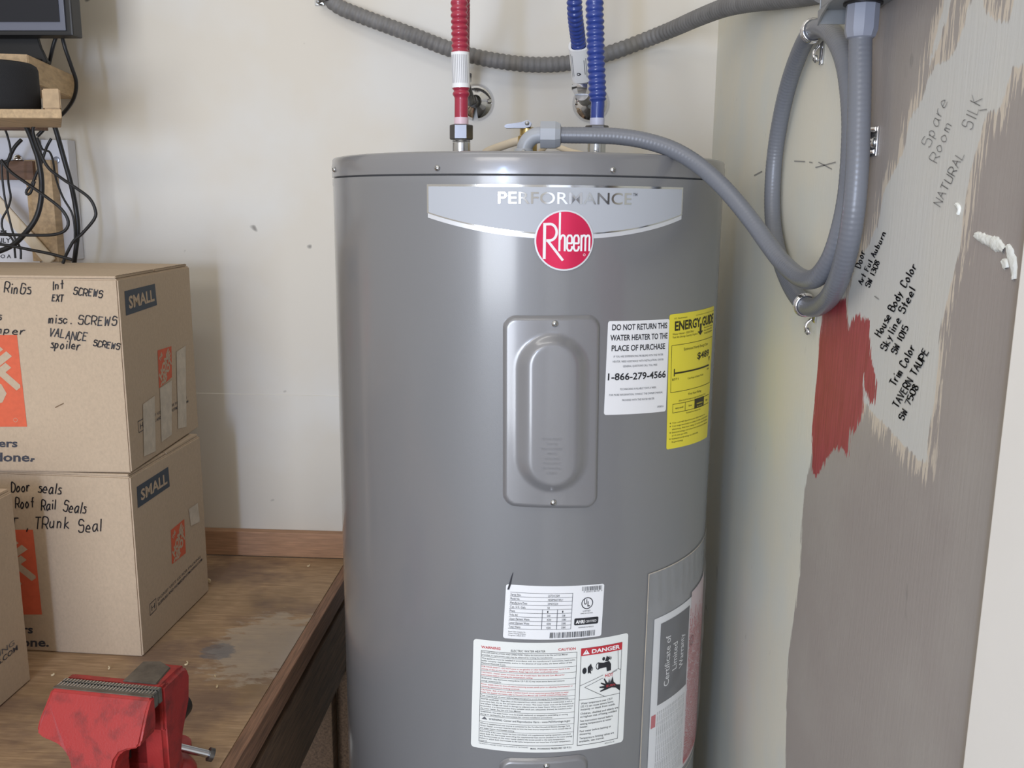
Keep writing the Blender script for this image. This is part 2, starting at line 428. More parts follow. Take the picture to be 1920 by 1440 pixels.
def frame(mb, pt, u0, v0, u1, v1, w, off, key):
    wu, wv = w/pt.W, w/pt.H
    rrect(mb, pt, u0, v0, u1, v0+wv, 0, off, key); rrect(mb, pt, u0, v1-wv, u1, v1, 0, off, key)
    rrect(mb, pt, u0, v0, u0+wu, v1, 0, off, key, 1); rrect(mb, pt, u1-wu, v0, u1, v1, 0, off, key, 1)
def poly(mb, pt, pts, off, key):
    b = bmesh.new(); vs = [b.verts.new((p[0], p[1], 0)) for p in pts]; b.faces.new(vs)
    bmesh.ops.triangulate(b, faces=b.faces[:]); b.verts.ensure_lookup_table(); b.verts.index_update()
    co = [pt.P(v.co.x, v.co.y, off) for v in b.verts]; fs = [[v.index for v in f.verts] for f in b.faces]; b.free()
    mb.add(co, fs, key)
def ring(mb, pt, cu, cv, r0, r1, off, key, n=40, sq=1.0):
    vs = []; fs = []
    for i in range(n):
        a = 2*math.pi*i/n
        for r in (r0, r1): vs.append(pt.P(cu+r*math.cos(a)/pt.W, cv+r*sq*math.sin(a)/pt.H, off))
    for i in range(n): a = 2*i; c = 2*((i+1) % n); fs.append((a, a+1, c+1, c))
    mb.add(vs, fs, key)
def disc(mb, pt, cu, cv, r, off, key, n=40, sq=1.0):
    rings = 4; vs = [pt.P(cu, cv, off)]; fs = []
    for j in range(1, rings+1):
        for i in range(n):
            a = 2*math.pi*i/n; vs.append(pt.P(cu+r*j/rings*math.cos(a)/pt.W, cv+r*j/rings*sq*math.sin(a)/pt.H, off))
    for i in range(n): fs.append((0, 1+i, 1+(i+1) % n))
    for j in range(rings-1):
        for i in range(n): a = 1+j*n+i; c = 1+j*n+(i+1) % n; fs.append((a, a+n, c+n, c))
    mb.add(vs, fs, key)
_tc = {}
def text_mesh(t, bold=0.0, slices=0, res=2):
    k = (t, bold, slices, res)
    if k in _tc: return _tc[k]
    cu = bpy.data.curves.new('t', 'FONT'); cu.body = t; cu.size = 1.0; cu.resolution_u = res; cu.offset = bold
    o = bpy.data.objects.new('t', cu); COL.objects.link(o)
    dg = bpy.context.evaluated_depsgraph_get(); me = bpy.data.meshes.new_from_object(o.evaluated_get(dg))
    b = bmesh.new(); b.from_mesh(me)
    bpy.data.objects.remove(o); bpy.data.curves.remove(cu); bpy.data.meshes.remove(me)
    if slices and b.verts:
        x0 = min(v.co.x for v in b.verts); x1 = max(v.co.x for v in b.verts)
        for i in range(1, slices):
            bmesh.ops.bisect_plane(b, geom=b.verts[:]+b.edges[:]+b.faces[:], plane_co=(x0+(x1-x0)*i/slices, 0, 0), plane_no=(1, 0, 0))
    b.verts.ensure_lookup_table(); b.verts.index_update()
    vs = [(v.co.x, v.co.y) for v in b.verts]; fs = [[v.index for v in f.verts] for f in b.faces]; b.free()
    if not vs: _tc[k] = ([], [], 1); return _tc[k]
    x0 = min(v[0] for v in vs); x1 = max(v[0] for v in vs)
    _tc[k] = ([((x-x0)/(x1-x0), y) for x, y in vs], fs, x1-x0); return _tc[k]
CAPH = 0.729
def text(mb, pt, t, u0, u1, v, h, key, off, bold=0.0, slices=0, res=2, rot=None, halign='L'):
    """fit text between u0 and u1 (u1=None: natural width, condensed .8), cap height h (fraction of pt.H)"""
    vs, fs, w = text_mesh(t, bold, slices, res)
    if not vs: return
    sy = h/CAPH
    if u1 is None:
        wu = w*sy*pt.H*0.86/pt.W
        if halign == 'C': u0 = u0-wu/2
        elif halign == 'R': u0 = u0-wu
        u1 = u0+wu
    out = []
    for x, y in vs:
        uu, vv = u0+x*(u1-u0), v+y*sy
        out.append(pt.P(uu, vv, off))
    mb.add(out, fs, key)

GL_ = {'A':'02 39 62;15 55','B':'02 09 49 58 46 06;46 65 63 42 02','C':'68 49 19 06 03 12 42 63','D':'02 09 39 67 64 32 02','E':'59 09 02 52;06 46','F':'59 09 02;06 46',
'G':'68 49 19 06 03 12 42 64 66 36','H':'09 02;69 62;06 66','I':'29 22','K':'09 02;59 06 62','L':'09 02 52','M':'02 09 35 69 62','N':'02 09 62 69','O':'39 08 04 12 42 64 68 39',
'P':'02 09 49 68 66 45 05','R':'02 09 49 68 66 45 05;35 62','S':'68 49 19 07 16 56 64 52 12 03','T':'09 69;39 32','U':'09 03 12 42 63 69','V':'09 32 69','W':'09 12 37 52 69','X':'09 62;69 02','Y':'09 36 69;36 32',
'a':'56 26 04 12 32 54;56 53 62','b':'09 02;05 26 45 43 22 02','c':'55 26 04 22 53','d':'59 52;55 26 04 22 52','e':'04 54 36 15 03 22 52','f':'59 38 32;16 56','g':'56 26 04 23 54;56 51 30 10',
'h':'09 02;05 26 45 42','i':'16 12;18 17','k':'09 02;46 04 52','l':'19 12','m':'06 02;05 16 25 22;25 46 55 52','n':'06 02;05 26 45 42','o':'26 04 12 32 54 36 26','p':'06 00;05 26 45 43 22 03',
'r':'06 02;04 26 46','s':'46 16 15 44 42 02','t':'29 22;06 46','u':'06 03 22 43;46 42','v':'06 22 46','w':'06 12 25 32 46','x':'06 42;46 02','y':'06 23;46 23 00',
'0':'39 08 04 12 42 64 68 39','1':'19 12','3':'08 29 58 46 26;46 64 42 02','5':'59 09 06 46 64 42 02','7':'09 69 22','8':'36 08 29 58 36 04 12 42 54 36','.':'22 23',',':'33 21','_':'02 62'}
SHARP = set('AEFHIKLMNTVWXYZ147iklvwxt')
WID = {'i':3,'l':3,'I':4,'1':4,'t':5,'m':7,'M':8,'W':8,'.':4,',':4,' ':5,'r':5,'s':5,'f':6}
def hand(mb, pt, t, w, key, off, jit=0.35, seed=1, slant=0.10):
    """handwriting across the whole patch: width = text, height = cap height"""
    rnd = random.Random(seed); tot = sum(WID.get(c, 7)+0.8 for c in t); x = 0.0
    for c in t:
        wd = WID.get(c, 7)
        if c != ' ':
            dy = rnd.uniform(-jit, jit)
            for st in GL_[c].split(';'):
                P = [Vector((x+int(q[0])*0.92+rnd.uniform(-jit, jit)*0.6, (int(q[1])-2)+dy+rnd.uniform(-jit, jit)*0.5, 0)) for q in st.split()]
                if c in 'il.' and len(P) == 2 and (P[1]-P[0]).length < 1.3: P[1] = P[0]+Vector((0.1, 0.5, 0))
                P = spline(P, 0.5) if c not in SHARP or len(P) < 3 else P
                P = [((p.x+slant*p.y*1.5)/tot, p.y/7.0) for p in P]
                Q = [pt.ab(*p) for p in P]
                for i in range(len(Q)-1):
                    d = (Q[i+1]-Q[i])
                    if d.length < 1e-6: continue
                    n = Vector((-d.y, d.x)).normalized()*w/2; e = d.normalized()*w*0.3
                    co = [Q[i]-e+n, Q[i]-e-n, Q[i+1]+e-n, Q[i+1]+e+n]
                    mb.add([pt.surf(q[0], q[1], off) for q in co], [(0, 1, 2, 3)], key)
        x += wd+0.8
def linepatch(surf, a, b, hpx):
    d = Vector((b[0]-a[0], b[1]-a[1])); n = Vector((d.y, -d.x)).normalized()*hpx
    return Patch(surf, (a[0]+n.x, a[1]+n.y), (b[0]+n.x, b[1]+n.y), b, a)

# ------------------------------------------------------------------ room shell
XR, YB = 0.281, 1.80
def slab(name, lo, hi, key, bev=0.0):
    mb = MB(); mb.box(lo, hi, key, bev); return tag(mb.build(name, smooth=0), kind='structure')
slab('floor', (-3.2, -3.0, -0.1), (1.2, 2.0, 0.0), 'concrete')
# back wall with taped seam standing a hair proud
mb = MB(); mb.box((-2.2, YB, 0.0), (XR+0.1, YB+0.1, 2.7), 'wallback')
pz = onp(500, 740, 1, YB).z
n = mb.add([(-2.2, YB, pz-0.10), (XR, YB, pz-0.10), (XR, YB-0.0012, pz), (-2.2, YB-0.0012, pz), (XR, YB, pz+0.001), (-2.2, YB, pz+0.001)], [(0, 1, 2, 3), (3, 2, 4, 5)], 'wallback')
tag(mb.build('wall_back', smooth=0), kind='structure')

# right wall: dense sheet with distance fields for the painted regions
def poly_yz(pts):
    out = []
    for p in pts:
        q = onp(p[0], p[1], 0, XR); out.append((q.y, q.z))
    return np.array(out)
def sdf(P, poly):
    d = np.full(len(P), 1e9); inside = np.zeros(len(P), bool); n = len(poly)
    for i in range(n):
        a = poly[i]; b = poly[(i+1) % n]; e = b-a; w = P-a
        t = np.clip((w@e)/(e@e+1e-12), 0, 1); q = w-t[:, None]*e; d = np.minimum(d, (q*q).sum(1))
        c = ((a[1] > P[:, 1]) != (b[1] > P[:, 1])) & (P[:, 0] < (b[0]-a[0])*(P[:, 1]-a[1])/(b[1]-a[1]+1e-12)+a[0])
        inside ^= c
    d = np.sqrt(d); return np.where(inside, d, -d)
taupe = [(1606, -150), (1600, 100), (1592, 230), (1588, 330), (1598, 430), (1585, 560), (1548, 640), (1532, 740), (1524, 840), (1508, 920), (1503, 1000), (1500, 1080), (1490, 1150), (1479, 1220), (1475, 1320), (1473, 1450), (1470, 1600), (1990, 1600), (2250, -150)]
light = [(1824, -150), (1824, -20), (1813, 30), (1800, 72), (1782, 108), (1755, 122), (1738, 150), (1728, 190), (1706, 225), (1692, 290), (1664, 345), (1653, 380), (1646, 420), (1628, 460), (1602, 500), (1590, 560), (1590, 640), (1612, 740), (1630, 768), (1655, 792), (1690, 830), (1722, 862), (1738, 866), (1741, 820), (1749, 770), (1756, 700), (1764, 620), (1780, 540), (1800, 475), (1806, 400), (1820, 320), (1838, 255), (1850, 215), (1876, 205), (1890, 150), (1900, 125), (1960, 118), (2000, -150), (1908, -150), (1902, 10), (1890, 42), (1868, 40), (1845, 18), (1835, -60)]
stripe = [(1786, -150), (1784, 0), (1774, 40), (1757, 90), (1742, 128), (1736, 132), (1752, 80), (1768, 20), (1775, -60)]
red = [(1546, 560), (1562, 552), (1585, 560), (1590, 610), (1592, 622), (1600, 598), (1612, 592), (1616, 604), (1622, 596), (1631, 600), (1633, 680), (1645, 722), (1641, 752), (1628, 757), (1619, 705), (1617, 770), (1602, 812), (1594, 806), (1590, 850), (1572, 842), (1556, 850), (1541, 878), (1529, 894), (1521, 882), (1524, 800), (1532, 700), (1538, 630)]
y0, y1, z0, z1, st = 0.30, 1.80, 0.55, 1.95, 0.005
ys = np.arange(y0, y1+1e-6, st); zs = np.arange(z0, z1+1e-6, st)
YY, ZZ = np.meshgrid(ys, zs); G = np.stack([YY.ravel(), ZZ.ravel()], 1); nx = len(ys)
sL = np.maximum(sdf(G, poly_yz(light)), sdf(G, poly_yz(stripe))); sT = sdf(G, poly_yz(taupe)); sR = sdf(G, poly_yz(red))
mb = MB()
vs = [(XR, g[0], g[1]) for g in G]
fs = [(j*nx+i, (j+1)*nx+i, (j+1)*nx+i+1, j*nx+i+1) for j in range(len(zs)-1) for i in range(nx-1)]
mb.add(vs, fs, 'wallright'); ng = len(vs)
yN = -0.1
for lo, hi in (((XR, yN, 0), (XR+0.1, y0, 2.7)), ((XR, y0, 0), (XR+0.1, y1, z0)), ((XR, y0, z1), (XR+0.1, y1, 2.7)), ((XR+0.004, y0, z0), (XR+0.1, y1, z1))):
    mb.box(lo, hi, 'wallright')
# handwriting on the wall
RW = Plane(0, XR, -1, 1)
for i, (t, a, b, h, w, k) in enumerate([
    ('Door', (1614, 503), (1624, 470), 11, 0.0012, 'marker'),
    ('Art Ful Auburn', (1617, 534), (1664, 434), 9, 0.0012, 'marker'),
    ('SW 1308', (1631, 539), (1652, 489), 9, 0.0012, 'marker'),
    ('House Body Color', (1652, 632), (1722, 497), 13, 0.0013, 'marker'),
    ('Skyline Steel', (1662, 658), (1719, 540), 13, 0.0013, 'marker'),
    ('SW 1015', (1681, 664), (1706, 612), 11, 0.0013, 'marker'),
    ('Trim Color', (1680, 724), (1719, 650), 14, 0.0013, 'marker'),
    ('TAVERN TAUPE', (1685, 765), (1745, 657), 13, 0.0013, 'marker'),
    ('SW 7508', (1695, 788), (1725, 722), 11, 0.0013, 'marker'),
    ('Spare', (1744, 277), (1780, 182), 18, 0.0006, 'pencil'),
    ('Room', (1758, 306), (1788, 228), 17, 0.0006, 'pencil'),
    ('NATURAL', (1764, 388), (1812, 284), 15, 0.0007, 'pencil'),
    ('SILK', (1824, 244), (1846, 180), 20, 0.0006, 'pencil')]):
    hand(mb, linepatch(RW, a, b, h), t, w, k, 0.0006, seed=i+3)
# small tick strokes inside the conduit loop
for a, b in (((1490, 303), (1510, 304)), ((1530, 315), (1568, 305)), ((1535, 305), (1560, 318)), ((1415, 330), (1430, 322)), ((1518, 305), (1524, 306)), ((1838, 208), (1852, 206)), ((1640, 556), (1648, 562))):
    pt = linepatch(RW, a, b, 2); rrect(mb, pt, 0, 0, 1, 1, 0, 0.0006, 'pencil', 1)
wr = mb.build('wall_right', smooth=0)
me = wr.data
for nm, arr in (('sd_taupe', sT), ('sd_light', sL), ('sd_red', sR)):
    at = me.attributes.new(nm, 'FLOAT', 'POINT'); full = np.full(len(me.vertices), -0.2, dtype=np.float32); full[:ng] = arr
    if nm == 'sd_taupe':
        # the plain parts of the wall around the sheet: taupe in front, cream behind
        for v in range(ng, len(full)): full[v] = 0.2 if (me.vertices[v].co.y+CENTRE[wr.name].y) <= y0+0.001 else -0.2
    at.data.foreach_set('value', full)
tag(wr, kind='structure')
# spackle smears on the right wall
def smear(pts, widths, name):
    b = MB(); Q = [Vector((*RW.px(*p), 0)) for p in pts]; n = len(Q); rows = []
    rnd = random.Random(4); dense = spline(Q, 0.0015); m = len(dense)
    vs = []; K = 8
    for i, q in enumerate(dense):
        t = i/(m-1)*(n-1); k = min(int(t), n-2); w = widths[k]+(widths[k+1]-widths[k])*(t-k)
        d = dense[min(i+1, m-1)]-dense[max(i-1, 0)]; nn = Vector((-d.y, d.x, 0)).normalized()
        w *= 1+rnd.uniform(-0.16, 0.16); px_ = 0.0007
        for j in range(K+1):
            s = j/K*2-1; p = q+nn*(s*w*px_*0.42)
            vs.append(RW(p.x, p.y, 0.0002+0.0016*math.sqrt(max(0, 1-s*s))*(0.7+0.5*rnd.random()) if abs(s) < 1 else 0.0))
    fs = [(i*(K+1)+j, i*(K+1)+j+1, (i+1)*(K+1)+j+1, (i+1)*(K+1)+j) for i in range(m-1) for j in range(K)]
    b.add(vs, fs, 'spackle'); return b.build(name, parent=wr, smooth=60, label='raised white spackle smear')
smear([(1830, 440), (1846, 448), (1862, 455), (1876, 462), (1885, 470)], [7, 12, 14, 15, 8], 'spackle_smear')
smear([(1891, 460), (1897, 482), (1902, 500), (1903, 524)], [6, 14, 15, 8], 'spackle_smear')
smear([(1882, 488), (1888, 498), (1889, 503)], [6, 14, 6], 'spackle_smear')
smear([(1794, 382), (1800, 392), (1798, 402)], [4, 6, 3], 'spackle_smear')
# door casing in white at the near end of the right wall
mb = MB(); yc = onp(1866, 900, 0, XR-0.012).y
mb.box((XR-0.012, -0.1, 0.0), (XR+0.001, yc, 2.7), 'casing', 0.002)
mb.box((XR-0.0035, yc-0.001, 0.0), (XR+0.001, yc+0.003, 2.7), 'beige', 0.001)
tag(mb.build('trim_1', smooth=0), kind='structure')

# ------------------------------------------------------------------ workbench
BX = -0.4155
wb = empty('workbench', (-1.0, 1.3, 0), 'worn brown wooden workbench carrying boxes and a red vise', 'workbench')
mb = MB(); mb.box((-1.9, 0.55, BZ-0.019), (BX-0.019, YB-0.022, BZ), 'bench', 0.0015); mb.build('bench_top', wb, smooth=0)
mb = MB(); mb.box((BX-0.0185, 0.55, BZ-0.040), (BX, YB-0.022, BZ), 'benchedge', 0.002); mb.build('edge_strip', wb, smooth=0, label='reddish worn edge strip')
mb = MB(); mb.box((BX-0.075, 0.56, BZ-0.135), (BX-0.035, YB-0.03, BZ-0.041), 'benchdark', 0.003); mb.build('apron', wb, smooth=0)
mb = MB(); mb.box((BX-0.034, 0.56, BZ-0.22), (BX-0.012, YB-0.03, BZ-0.075), 'benchdark', 0.003); mb.build('side_rail', wb, smooth=0)
mb = MB(); mb.box((BX-0.034, 1.72, 0.0), (BX-0.002, 1.758, BZ-0.221), 'benchdark', 0.002); mb.build('rear_post', wb, smooth=0)
for y in (0.65, 1.68):
    mb = MB(); mb.box((BX-0.125, y, 0.0), (BX-0.0345, y+0.045, BZ-0.136), 'benchdark', 0.003); mb.build('leg', wb, smooth=0)
    mb = MB(); mb.box((-1.86, y, 0.0), (-1.77, y+0.045, BZ-0.02), 'benchdark', 0.003); mb.build('leg', wb, smooth=0)
mb = MB(); mb.box((-1.7, 0.7, 0.20), (BX-0.13, 1.7, 0.225), 'benchdark', 0.002); mb.build('lower_shelf', wb, smooth=0)
zt = onp(500, 998, 1, YB-0.02).z
mb = MB(); mb.box((-1.9, YB-0.0205, BZ+0.0002), (BX-0.012, YB-0.0005, zt), 'splash', 0.0015)
mb.build('backsplash_strip', wb, smooth=0, label='pale reddish wood strip along the wall')

# ------------------------------------------------------------------ cardboard boxes
def carton(name, label, FR, BR, Z0, Z1, width, dec=None, group=None, lean=0.0):
    FR = Vector((FR[0], FR[1])); BR = Vector((BR[0], BR[1])); d = BR-FR; left = Vector((-d.y, d.x)).normalized()
    FL = FR+left*width; BL = BR+left*width
    e = empty(name, ((FR.x+BL.x)/2, (FR.y+BL.y)/2, Z0), label, 'cardboard box', group)
    mb = MB(); zb, zt = Z0+0.0006, Z1-0.0045
    bot = [(FL.x, FL.y, zb), (FR.x, FR.y, zb), (BR.x, BR.y, zb), (BL.x, BL.y, zb)]
    top = [(FL.x, FL.y, zt), (FR.x, FR.y, zt), (BR.x, BR.y, zt), (BL.x, BL.y, zt)]
    mb.hexa(bot, top, 'cardboard', 0.0022)
    if dec: dec(mb, FR, BR, FL, Z0, Z1)
    body = mb.build('body', e, smooth=0)
    # top flaps: two long flaps meeting over the middle, a thin dark gap along the side folds
    u = d.normalized(); ln = d.length
    for k in (0, 1):
        mb = MB(); a0, a1 = (0.001, ln/2-0.0015) if k == 0 else (ln/2+0.0015, ln-0.001)
        ps = [FR+u*a0+left*0.003, FR+u*a1+left*0.0045, FR+u*a1+left*(width-0.003), FR+u*a0+left*(width-0.003)]
        mb.hexa([(p.x, p.y, zt+0.0004) for p in ps], [(p.x, p.y, Z1-0.0004) for p in ps], 'cardboard', 0.0008); mb.build('flap', e, smooth=0)
    return e
class BoxFace:
    """vertical plane through two floor points"""
    def __init__(s, A, B, flip=1):
        s.A = Vector((A[0], A[1])); s.d = (Vector((B[0], B[1]))-s.A).normalized(); s.n = Vector((s.d.y, -s.d.x))*flip
    def __call__(s, a, b, off):
        p = s.A+s.d*a+s.n*off; return Vector((p.x, p.y, b))
    def px(s, x, y):
        r = ray(x, y); n3 = Vector((s.n.x, s.n.y, 0)); A3 = Vector((s.A.x, s.A.y, 0))
        t = (A3-CAM).dot(n3)/r.dot(n3); p = CAM+r*t; q = Vector((p.x, p.y))-s.A
        return (q.dot(s.d), p.z)
def side_print(mb, sf, logo, small, tapes, small_txt):
    p = Patch(sf, *small); rrect(mb, p, 0, 0, 1, 1, 0, 0.0004, 'navy'); text(mb, p, 'SMALL', 0.10, 0.93, 0.25, 0.52, 'cardboard', 0.0007, bold=0.03)
    p = Patch(sf, *logo); rrect(mb, p, 0, 0, 1, 1, 0, 0.0004, 'orange'); depot(mb, p, 0.0006)
    p = Patch(sf, *small_txt); frame(mb, p, 0.0, 0.0, 0.11, 1.0, 0.0012, 0.0004, 'cardink')
    text(mb, p, 'H', 0.03, 0.085, 0.25, 0.5, 'cardink', 0.0004)
    text(mb, p, 'DONE? VISIT US FOR PACKING', 0.14, 0.97, 0.58, 0.28, 'cardink', 0.0004); text(mb, p, 'SUPPLIES AND HOMEDEPOTMOVING.COM', 0.14, 1.0, 0.10, 0.28, 'cardink', 0.0004, bold=0.015)
    for t in tapes:
        p = Patch(sf, *t); rrect(mb, p, 0, 0, 1, 1, 0, 0.0009, 'tape')
def depot(mb, p, off):
    # stencil lettering set diagonally, clipped to the square
    for t, cx, cy, h, w in (('THE', 0.20, 0.80, 0.12, 0.26), ('HOME', 0.47, 0.56, 0.25, 0.98), ('DEPOT', 0.57, 0.27, 0.25, 1.02)):
        vs, fs, _ = text_mesh(t, 0.06); c, s = math.cos(math.radians(41)), math.sin(math.radians(41)); b = bmesh.new()
        bv = []
        for x, y in vs:
            X, Y = (x-0.5)*w, (y/CAPH-0.5)*h; bv.append(b.verts.new((cx+X*c-Y*s, cy+X*s+Y*c, 0)))
        for f in fs:
            try: b.faces.new([bv[i] for i in f])
            except ValueError: pass
        for co, no in (((0.02, 0, 0), (-1, 0, 0)), ((0.98, 0, 0), (1, 0, 0)), ((0, 0.02, 0), (0, -1, 0)), ((0, 0.98, 0), (0, 1, 0))):
            bmesh.ops.bisect_plane(b, geom=b.verts[:]+b.edges[:]+b.faces[:], plane_co=co, plane_no=no, clear_outer=True)
        b.verts.index_update(); mb.add([p.P(v.co.x, v.co.y, off) for v in b.verts], [[v.index for v in f.verts] for f in b.faces], 'cardboard'); b.free()
def dec_upper(mb, FR, BR, FL, Z0, Z1):
    ff = BoxFace(FL, FR); 
    sf = BoxFace(FR, BR)
    p = Patch(ff, (-178, 628), (32, 628), (51, 800), (-150, 801)); rrect(mb, p, 0, 0, 1, 1, 0, 0.0004, 'orange', 4); depot(mb, p, 0.0007)
    ring(mb, p, 0.90, 0.075, 0.0028, 0.0033, 0.0007, 'cardboard', 20)
    for t, y, x1, h in (('How doers', 837, 33, 19), ('get more done.', 864, 62, 21)):
        a = linepatch(ff, (x1-len(t)*14.5, y), (x1, y+1), h); text(mb, a, t, 0, 1, 0, 0.8, 'cardink', 0.0005, bold=0.025)
    p = linepatch(ff, (58, 862), (65, 862), 3); rrect(mb, p, 0, 0, 1, 1, 0, 0.0005, 'cardink', 1)
    for i, (t, a, b, h) in enumerate([('RinGs', (8, 549), (60, 551), 19), ('Int', (98, 543), (122, 541), 15), ('EXT', (98, 565), (120, 566), 12), ('SCREWS', (138, 552), (194, 558), 13),
            ('misc. SCREWS', (91, 606), (222, 610), 16), ('VALANCE', (92, 630), (165, 640), 15), ('spoiler', (95, 652), (152, 656), 16), ('SCREWS', (175, 648), (226, 656), 11), ('bumper', (-38, 622), (50, 627), 13), ('s', (-6, 598), (5, 600), 14)]):
        hand(mb, linepatch(ff, a, b, h), t, 0.0016, 'marker', 0.0010, seed=i+20, jit=0.45)
    side_print(mb, sf, ((295, 657), (321, 649), (322, 707), (298, 728)), ((233, 546), (290, 532), (294, 572), (236, 592)),
        [((267, 758), (289, 742), (291, 846), (269, 856)), ((299, 728), (321, 713), (321, 815), (302, 829)), ((330, 660), (347, 648), (349, 800), (333, 804))],
        ((258, 790), (352, 738), (353, 756), (260, 812)))
    p = linepatch(ff, (104, 765), (120, 757), 2); rrect(mb, p, 0, 0, 1, 1, 0, 0.0005, 'cardedge', 1)
    # ragged corrugated edge along the top fold
    d = (BR-FR); ln = d.length; vs = []; fs = []
    for i in range(60):
        t = 0.02+i/59*0.96; q = FR+d*t+Vector((-0.0052, 0)); vs += [(q.x, q.y, Z1-0.0002), (q.x+0.0022+0.0010*math.sin(i*2.4), q.y, Z1+0.0006)]
    for i in range(59): fs.append((2*i, 2*i+1, 2*i+3, 2*i+2))
    mb.add(vs, fs, 'cardedge')
def dec_lower(mb, FR, BR, FL, Z0, Z1):
    ff = BoxFace(FL, FR); sf = BoxFace(FR, BR)
    p = Patch(ff, (-150, 993), (62, 993), (79, 1152), (-125, 1152)); rrect(mb, p, 0, 0, 1, 1, 0, 0.0004, 'orange', 4); depot(mb, p, 0.0007)
    for t, y, x1, h in (('How doers', 1186, 62, 19), ('get more done.', 1211, 92, 21)):
        a = linepatch(ff, (x1-len(t)*13.5, y), (x1, y+1), h); text(mb, a, t, 0, 1, 0, 0.8, 'cardink', 0.0005, bold=0.025)
    for i, (t, a, b, h) in enumerate([('Door', (22, 922), (58, 920), 17), ('seals', (72, 922), (117, 926), 19), ('Roof', (30, 952), (66, 950), 18), ('Rail', (78, 955), (107, 955), 18), ('Seals', (119, 957), (163, 963), 20),
            ('T', (20, 990), (38, 990), 20), (',', (47, 994), (56, 994), 18), ('TRunk', (66, 990), (135, 990), 21), ('Seal', (148, 997), (194, 995), 22)]):
        hand(mb, linepatch(ff, a, b, h), t, 0.0018, 'marker', 0.0010, seed=i+40, jit=0.4)
    side_print(mb, sf, ((320, 994), (345, 973), (348, 1037), (322, 1058)), ((256, 913), (315, 875), (318, 912), (258, 953)),
        [((353, 955), (370, 943), (374, 978), (357, 986))], ((280, 1133), (378, 1036), (379, 1052), (281, 1155)))
def dec_near(mb, FR, BR, FL, Z0, Z1):
    sf = BoxFace(FR, BR)
    p = Patch(sf, (-90, 1288), (30, 1196), (33, 1218), (-88, 1318))
    text(mb, p, 'FOR PACKING', 0.0, 0.96, 0.60, 0.42, 'inkgrey', 0.0006); text(mb, p, 'HOMEDEPOTMOVING.COM', -0.4, 1.0, 0.02, 0.42, 'cardink', 0.0006, bold=0.015)
B1, B2 = BZ+0.309, BZ+0.309+0.308
carton('cardboard_box', 'lower cardboard box resting on the bench, marked seals, under another box', (-0.667, 1.339), (-0.6583, 1.60), BZ, B1, 0.41, dec_lower, 'moving boxes on the workbench')
carton('cardboard_box', 'upper cardboard box marked screws, stacked on top of another box', (-0.6655, 1.3425), (-0.6775, 1.642), B1+0.0006, B2, 0.41, dec_upper, 'moving boxes on the workbench')
carton('cardboard_box', 'cardboard box at the left edge, standing in front of the two stacked boxes', (-0.808, 0.952), (-0.8055, 1.2555), BZ, BZ+0.309, 0.41, dec_near, 'moving boxes on the workbench')

# ------------------------------------------------------------------ bench litter
rnd = random.Random(3)
chips = [((352, 1247), 0.010, 'tiny pale screw-shaped scrap lying beside the vise jaw'), ((404, 1270), 0.003, 'tiny pale crumb on the bench right of the vise'), ((206, 1255), 0.006, 'curled pale wood shaving on the bench behind the jaws'),
    ((393, 1093), 0.007, 'round white pellet at the back corner of the lower box'), ((265, 1265), 0.006, 'pale shaving lying behind the vise jaw'), ((580, 1063), 0.008, 'thin pale scrap at the back right of the bench'), ((100, 1268), 0.006, 'short pale shaving left of the vise jaw'), ((122, 1392), 0.010, 'curled shaving on the bench left of the vise neck'),
    ((408, 1290), 0.004, 'pale crumb beside the glue stain near the bench edge')]
for (px, py), L, lab in chips:
    p = onp(px, py, 2, BZ); mb = MB(); a = rnd.uniform(0, 3.1)
    pts = [p+Vector((math.cos(a+i*0.5)*L*(i-1.5)/3, math.sin(a+i*0.3)*L*(i-1.5)/3, 0.0022+0.0006*i)) for i in range(4)]
    mb.tube(pts, 0.0016 if L != 0.007 else 0.0042, 'chip', n=6, step=0.001, flat=0.6)
    o = mb.build('wood_chip', smooth=40); zlow = min((o.matrix_basis @ v.co).z for v in o.data.vertices); o.location.z += BZ+0.0001-zlow
    tag(o, lab, 'wood chip', 'small scraps littering the workbench')

# ------------------------------------------------------------------ vise
VX, VY = -0.5285, 0.975
vise = empty('bench_vise', (VX, VY, BZ), 'red bench vise with grey serrated jaws bolted to the workbench', 'vise')
R = Matrix.Translation((VX, VY, BZ)) @ Matrix.Rotation(math.radians(-6), 4, 'Z')
JZ = 0.160; JW = 0.064
XZ = Matrix(((1, 0, 0, 0), (0, 0, -1, 0), (0, 1, 0, 0), (0, 0, 0, 1)))   # prism (x, z) outline extruded along y
# moving jaw (near): T-shaped front casting, its front face flaring forward below the jaw edge
half = [(JW, JZ-0.0005), (JW, JZ-0.012), (JW+0.001, JZ-0.028), (JW, JZ-0.042), (JW-0.004, JZ-0.048), (JW-0.016, JZ-0.051), (0.038, JZ-0.056), (0.031, JZ-0.066), (0.027, JZ-0.080), (0.027, JZ-0.10), (0.028, 0.030), (0.020, 0.018)]
halfl = [(-x, z) for x, z in half]; halfl[3] = (-JW-0.004, JZ-0.042); halfl[2] = (-JW-0.003, JZ-0.028)
sil = half+halfl[::-1]
mb = MB(); mb.prism(sil, 0.012, 0.046, 'redpaint', 0.003, R @ XZ, 3)
Ri = R.inverted(); nv = []
for v in mb.v:
    p = Ri @ Vector(v); k = min(1.0, max(0.0, (JZ-p.z)/0.050)); fr = -0.017-0.031*math.sin(k*math.pi/2)
    t = (-0.012-p.y)/0.034; p.y = -0.012+(fr+0.012)*max(0.0, min(1.0, t)) if p.y < -0.012 else p.y
    nv.append(tuple(R @ p))
mb.v = nv
